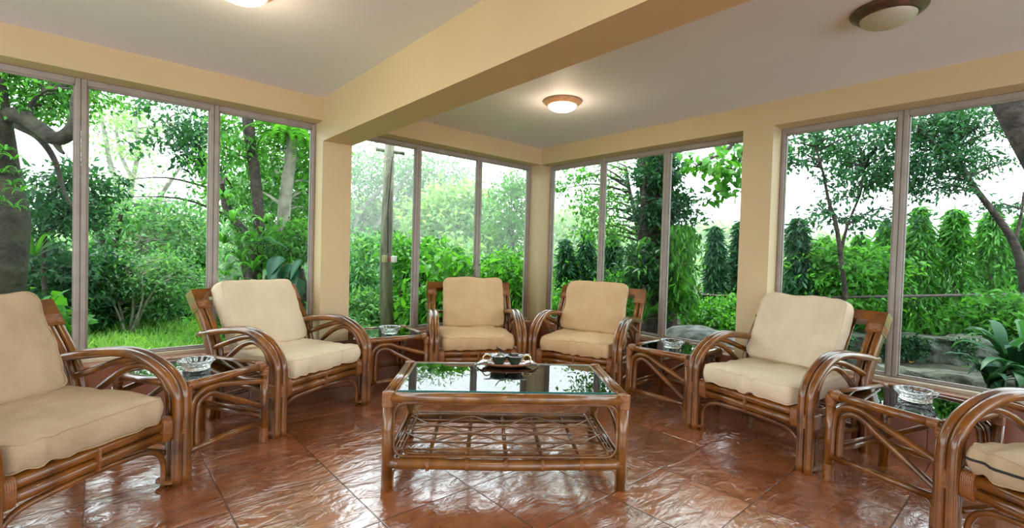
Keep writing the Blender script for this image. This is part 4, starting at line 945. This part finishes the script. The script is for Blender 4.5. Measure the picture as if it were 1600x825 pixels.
plant('hedge_undergrowth', 'leafy undergrowth filling the hedge foot right of the room corner', 'undergrowth', [[(900, 560, 7.6, 3), (900, 500, 7.6, 2)]],
  [(890, 480, 7.6, 36, 40, .5, 70, 50, .13), (950, 490, 7.6, 45, 40, .5, 70, 50, .13), (920, 430, 8.6, 60, 40, .5, 70, 50, .16), (985, 470, 7.4, 30, 50, .5, 40, 50, .13)], 'leaf_bright', size=.08, twigs=.2)
plant('yellow_green_shrub', 'low yellow green shrub behind the grey boulder', 'shrub', [[(1120, 540, 6.6, 3), (1120, 500, 6.6, 2)]],
  [(1110, 492, 6.6, 34, 18, .4, 36, 45, .10), (1150, 485, 6.6, 22, 24, .4, 28, 45, .10)], 'leaf_bright', size=.075, twigs=.3)  # uses the bright green leaf colour
# boulder
def boulder(name, c, R3, mt, label, seed=1, yaw=0):
    r_ = np.random.default_rng(seed); V = []; Fs = []; a, b2 = 40, 22
    for j in range(b2+1):
        ph = PI*j/b2
        for i in range(a):
            th_ = 2*PI*i/a; v_ = np.array([math.sin(ph)*math.cos(th_), math.sin(ph)*math.sin(th_), math.cos(ph)])
            k = 1+.07*math.sin(3.1*v_[0]*2+seed)+.06*math.sin(5*v_[1]+2*v_[2]+seed)+.03*math.sin(11*v_[0]+7*v_[2]); V.append(v_*k*np.array(R3))
    Fs = [(j*a+i, j*a+(i+1) % a, (j+1)*a+(i+1) % a, (j+1)*a+i) for j in range(b2) for i in range(a)]
    o = MB().add(V, Fs).build(name, M[mt]); o.location = c; o.rotation_euler = (0, 0, yaw); tag(o, label, 'boulder'); return o
c_ = at(1105, 560, 4.9); boulder('boulder', (c_[0], c_[1], .02), (.75, .48, .50), 'stone_grey', 'big smooth grey boulder outside, left of the right column', 3, -.5)
# --- right windows
plant('slim_dark_tree', 'slim black stemmed tree with airy crown, left pane of the right window', 'tree',
  [[(1326, 560, 6.4, 4.2), (1322, 480, 6.4, 4), (1315, 410, 6.4, 3.6), (1306, 350, 6.4, 3), (1295, 315, 6.4, 2.3), (1286, 270, 6.4, 1.8), (1272, 220, 6.4, 1.5)], [(1312, 400, 6.4, 3), (1325, 350, 6.4, 2), (1345, 300, 6.4, 1.5), (1350, 260, 6.4, 1.2)]],
  [(1270, 215, 6.4, 30, 14, .6, 9, 40, .12), (1330, 220, 6.4, 50, 20, .7, 26, 44, .12), (1372, 250, 6.5, 28, 32, .7, 22, 44, .12), (1300, 280, 6.5, 34, 8, .6, 4, 34, .10), (1352, 298, 6.5, 36, 12, .6, 10, 38, .11), (1290, 338, 6.5, 40, 9, .6, 7, 38, .11), (1240, 240, 6.2, 14, 26, .4, 7, 36, .10), (1360, 345, 6.5, 34, 9, .6, 7, 38, .11)], 'leaf_deep', 'bark_dark', size=.085, twigs=.5)
plant('green_shrub', 'bright green shrub around the slim black stem', 'shrub', [[(1300, 540, 6.9, 3), (1300, 480, 6.9, 2.5), (1298, 420, 6.9, 2)]],
  [(1295, 420, 6.9, 36, 36, .5, 46, 50, .13), (1350, 430, 7.0, 44, 40, .5, 60, 50, .13), (1310, 470, 6.9, 60, 26, .5, 50, 50, .12)], 'leaf_bright', size=.095, twigs=.3)
plant('arching_tree', 'tree arching left from the right picture edge with windblown leaves', 'tree',
  [[(1615, 560, 5.6, 10), (1608, 480, 5.6, 9), (1598, 420, 5.6, 7), (1582, 375, 5.6, 5.5), (1555, 335, 5.6, 4.5), (1528, 300, 5.6, 4), (1505, 268, 5.6, 4.5), (1478, 240, 5.6, 3.5), (1450, 215, 5.6, 2.5), (1425, 200, 5.6, 1.5)], [(1520, 290, 5.6, 3), (1500, 250, 5.6, 2), (1480, 215, 5.6, 1.5)], [(1585, 380, 5.6, 3), (1595, 340, 5.6, 2), (1600, 300, 5.6, 1.5)]],
  [(1450, 200, 5.7, 36, 20, .5, 28, 50, .12), (1450, 250, 5.7, 40, 24, .5, 28, 50, .12), (1465, 292, 5.7, 36, 12, .5, 14, 46, .11), (1505, 215, 5.7, 30, 16, .5, 14, 46, .11), (1530, 190, 5.6, 36, 10, .5, 8, 40, .11), (1535, 255, 5.7, 26, 9, .4, 5, 40, .10), (1580, 320, 5.7, 24, 9, .4, 6, 40, .10)], 'leaf_deep', 'bark_dark', size=.080, asp=.3, twigs=.5)
plant('near_trunk', 'dark slanting trunk crossing the top right corner', 'tree', [[(1790, 760, 4.2, 26), (1770, 600, 4.2, 25), (1730, 450, 4.2, 24), (1670, 330, 4.2, 22), (1620, 240, 4.2, 21), (1590, 185, 4.2, 20), (1560, 120, 4.2, 20), (1540, 60, 4.2, 18)]],
  [(1530, 162, 4.5, 26, 7, .3, 6, 36, .08)], 'leaf_deep', 'bark_dark', size=.06, twigs=.2)
plant('edge_bush', 'dark bush with pale blossom gap at the right picture edge', 'bush', [[(1570, 600, 5.2, 4), (1568, 540, 5.2, 3), (1562, 480, 5.2, 2)]],
  [(1560, 485, 5.2, 42, 20, .3, 26, 40, .10), (1590, 520, 5.0, 26, 26, .3, 22, 40, .09), (1530, 500, 5.4, 20, 14, .3, 10, 40, .09)], 'leaf_mid', size=.085, twigs=.4)
# pipe rail along the hedge
pr0 = at(1235, 466, 6.6); pr1 = at(1640, 459, 5.9)
e = empty('pipe_rail', tuple(onz(1235, 560, -.05))); b0 = np.array(e.location); tag(e, 'rusty horizontal pipe rail on thin posts in front of the hedge', 'rail')
MB().tube([at(880, 455, 8.2)-b0, at(1130, 462, 7.2)-b0, pr0-b0, pr1-b0], .018, 8).build('rail', M['pipe'], e)
for u_, v_, d_ in ((1300, 465, 6.5),):
    q = at(u_, v_, d_)-b0; MB().tube([(q[0], q[1], -b0[2]-.1), tuple(q)], .012, 8).build('post', M['pipe'], e)
# low retaining wall, mossy, in rough courses
A_ = onz(1180, 545, -.05); B_ = onz(1640, 580, -.05)
def retaining(A_, B_, h, th_):
    d_ = (B_-A_)[:2]; L0 = np.linalg.norm(d_); d_ /= L0; nrm = np.array([-d_[1], d_[0]]); nx, nz = 90, 14; V = []; Fs = []
    for j in range(nz+1):
        for i in range(nx+1):
            s_ = L0*i/nx; z_ = h*min(1, j/(nz-4)); back = 0 if j <= nz-4 else th_*(j-(nz-4))/4
            bump_ = .03*math.sin(s_*9+z_*17)+.025*math.sin(s_*23+2*z_)+.02*math.sin(z_*40+s_*5); q = A_[:2]+d_*s_+nrm*(back+bump_)
            V.append((q[0], q[1], -.08+z_+(.02*math.sin(s_*7) if j >= nz-4 else 0)))
    Fs = [(j*(nx+1)+i, j*(nx+1)+i+1, (j+1)*(nx+1)+i+1, (j+1)*(nx+1)+i) for j in range(nz) for i in range(nx)]
    return MB().add(V, Fs), d_, nrm, L0
sgn = 1
A2 = onz(1100, 558, -.05); B2 = onz(1680, 574, -.05)
mbw, d_, nrm, L0 = retaining(A2, B2, .34, .45)
if (nrm@(A2[:2]-CAM[:2])) < 0:
    mbw, d_, nrm, L0 = retaining(B2, A2, .34, .45)
o = mbw.build('retaining_wall', M['stone']); tag(o, 'low mossy stone retaining wall at the foot of the hedge, right window', 'wall')
n = 7000; s_ = rng.random(n)*L0; top = rng.random(n)**2; o0 = np.array([A2[0], A2[1]]) if np.allclose(mbw.v[0][:2], A2[:2], atol=.2) else np.array([B2[0], B2[1]])
keep = (np.sin(s_*3.1)+np.sin(s_*7.7+1)+.6) > rng.random(n)*1.5; s_ = s_[keep]; top = top[keep]; n = len(s_)
P = np.stack([o0[0]+d_[0]*s_-nrm[0]*.05, o0[1]+d_[1]*s_-nrm[1]*.05, .27-top*.26], 1)+rng.normal(size=(n, 3))*.025
o = leaves(P, rng.normal(size=(n, 3))+np.array([-nrm[0], -nrm[1], -.6]), rng.uniform(.03, .06, n), rng.uniform(.02, .04, n), DIAM, 'creeping_fig', M['leaf_deep']); tag(o, 'small creeping leaves trailing over the mossy retaining wall', 'creeper')
# bank behind the wall
q0 = A2[:2]+nrm*.35; q1 = B2[:2]+nrm*.35
o = MB().add([(q0[0], q0[1], .22), (q1[0], q1[1], .22), (q1[0]+nrm[0]*9, q1[1]+nrm[1]*9, .30), (q0[0]+nrm[0]*9, q0[1]+nrm[1]*9, .30), (q0[0], q0[1], -.1), (q1[0], q1[1], -.1)], [(0, 1, 2, 3), (4, 5, 1, 0)], False).build('garden_bank', M['soil']); o['kind'] = 'structure'
# kerb stones in front
n = 3000; s_ = rng.random(n)*L0; P = np.stack([o0[0]+d_[0]*s_+nrm[0]*rng.uniform(.35, 2.6, n), o0[1]+d_[1]*s_+nrm[1]*rng.uniform(.35, 2.6, n), np.full(n, .24)], 1)
o = leaves(P, rng.normal(size=(n, 3))*.6+np.array([0, 0, .8]), rng.uniform(.10, .26, n), rng.uniform(.02, .05, n), LONG, 'ground_cover', M['leaf_mid'], flat=.2); tag(o, 'leafy ground cover on the bank behind the retaining wall', 'ground cover', kind='stuff')
n = 1500; P = np.stack([rng.uniform(.35, 2.6, n), rng.uniform(-6.5, -1.5, n), np.full(n, -.035)], 1)
o = leaves(P, rng.normal(size=(n, 3))*np.array([1, 1, .25]), rng.uniform(.04, .08, n), rng.uniform(.02, .04, n), DIAM, 'leaf_litter', M['tray_wood'], flat=.9); tag(o, 'brown fallen leaves scattered between window and retaining wall', 'leaf litter', kind='stuff')
# low mossy kerb just outside the glass
K0 = onz(1380, 598, -.05); K1 = onz(1640, 625, -.05)
kd = (K1-K0)[:2]; KL = np.linalg.norm(kd); kd /= KL; kn = np.array([-kd[1], kd[0]])
if kn@(K0[:2]-CAM[:2]) < 0: kn = -kn
mb = MB(); V = []; Fs = []
for j in range(7):
    for i in range(61):
        s_ = KL*i/60; z_ = .16*min(1, j/4); bk = 0 if j <= 4 else .14*(j-4); q = K0[:2]+kd*s_+kn*(bk+.015*math.sin(s_*19+z_*30)+.01*math.sin(s_*41)); V.append((q[0], q[1], -.06+z_+.008*math.sin(s_*13)))
Fs = [(j*61+i, j*61+i+1, (j+1)*61+i+1, (j+1)*61+i) for j in range(6) for i in range(60)]
o = mb.add(V, Fs).build('kerb', M['stone']); tag(o, 'low mossy kerb right outside the right window, below the broad strap leaved plant', 'kerb')
p = onz(1422, 567, -.03); o = MB().add([(0, 0, 0), (.07, .03, .015), (.13, 0, 0), (.07, -.035, .012)], [(0, 1, 2, 3)]).build('fallen_leaf', M['yellow_leaf']); o.location = p; tag(o, 'single yellow fallen leaf on the ground near the wide mullion', 'leaf')
# strappy plant lower right
e = empty('garden_lily', tuple(onz(1560, 640, -.05))); c0 = np.array(e.location); tag(e, 'large strap leaved plant against the glass at lower right', 'plant')
toC = math.atan2(CAM[1]-c0[1], CAM[0]-c0[0])
for (u, v, n, L, W_) in ((1590, 590, 15, .50, .075), (1545, 600, 12, .42, .065), (1610, 570, 12, .5, .075), (1570, 560, 8, .4, .07)):
    mb = MB(); straps(mb, at(u, v, 3.55)-c0, n, L, W_, 1.0, 1.35); o = mb.build('leaf_tuft', M['leaf_deep'], e); set_tint(o)
mb = MB()
for (u, v) in ((1590, 590), (1545, 600), (1610, 570), (1570, 560)):
    q = at(u, v, 3.55)-c0; mb = MB(); mb.tube([(q[0], q[1], 0), tuple(q)], .014, 6); mb.build('stem', M['leaf_deep'], e)
mb = MB(); c1 = at(1528, 548, 3.8); toC1 = math.atan2(CAM[1]-c1[1], CAM[0]-c1[0])
for (u, v, L, W_, hd, tl) in ((1560, 560, .22, .09, 1.2, -.5), (1545, 565, .20, .08, .5, -.9), (1535, 572, .18, .07, 1.0, -.8), (1520, 575, .16, .06, 1.4, -.4), (1555, 580, .2, .08, 0, -1.1)):
    big_leaf(mb, at(u, v, 3.6)-c0, toC1+hd, L, W_, tl)
o = mb.build('broad_leaf', M['leaf_big'], e); set_tint(o)

# ------------------------------------------------------------------ damp haze over the far garden
hm = bpy.data.materials.new('damp_haze'); hm.use_nodes = True; t = hm.node_tree; t.nodes.remove(t.nodes['Principled BSDF'])
vs = t.nodes.new('ShaderNodeVolumeScatter'); vs.inputs['Density'].default_value = .020; vs.inputs['Color'].default_value = (.96, 1, .98, 1); vs.inputs['Anisotropy'].default_value = 0
t.links.new(vs.outputs[0], t.nodes['Material Output'].inputs['Volume'])
c_ = CAM+np.array([math.cos(YAW), math.sin(YAW), 0])*29
o = MB().box((-20, -45, -.05), (20, 45, 9)).build('haze', hm); o.location = (c_[0], c_[1], 0); o.rotation_euler = (0, 0, YAW); o['kind'] = 'structure'
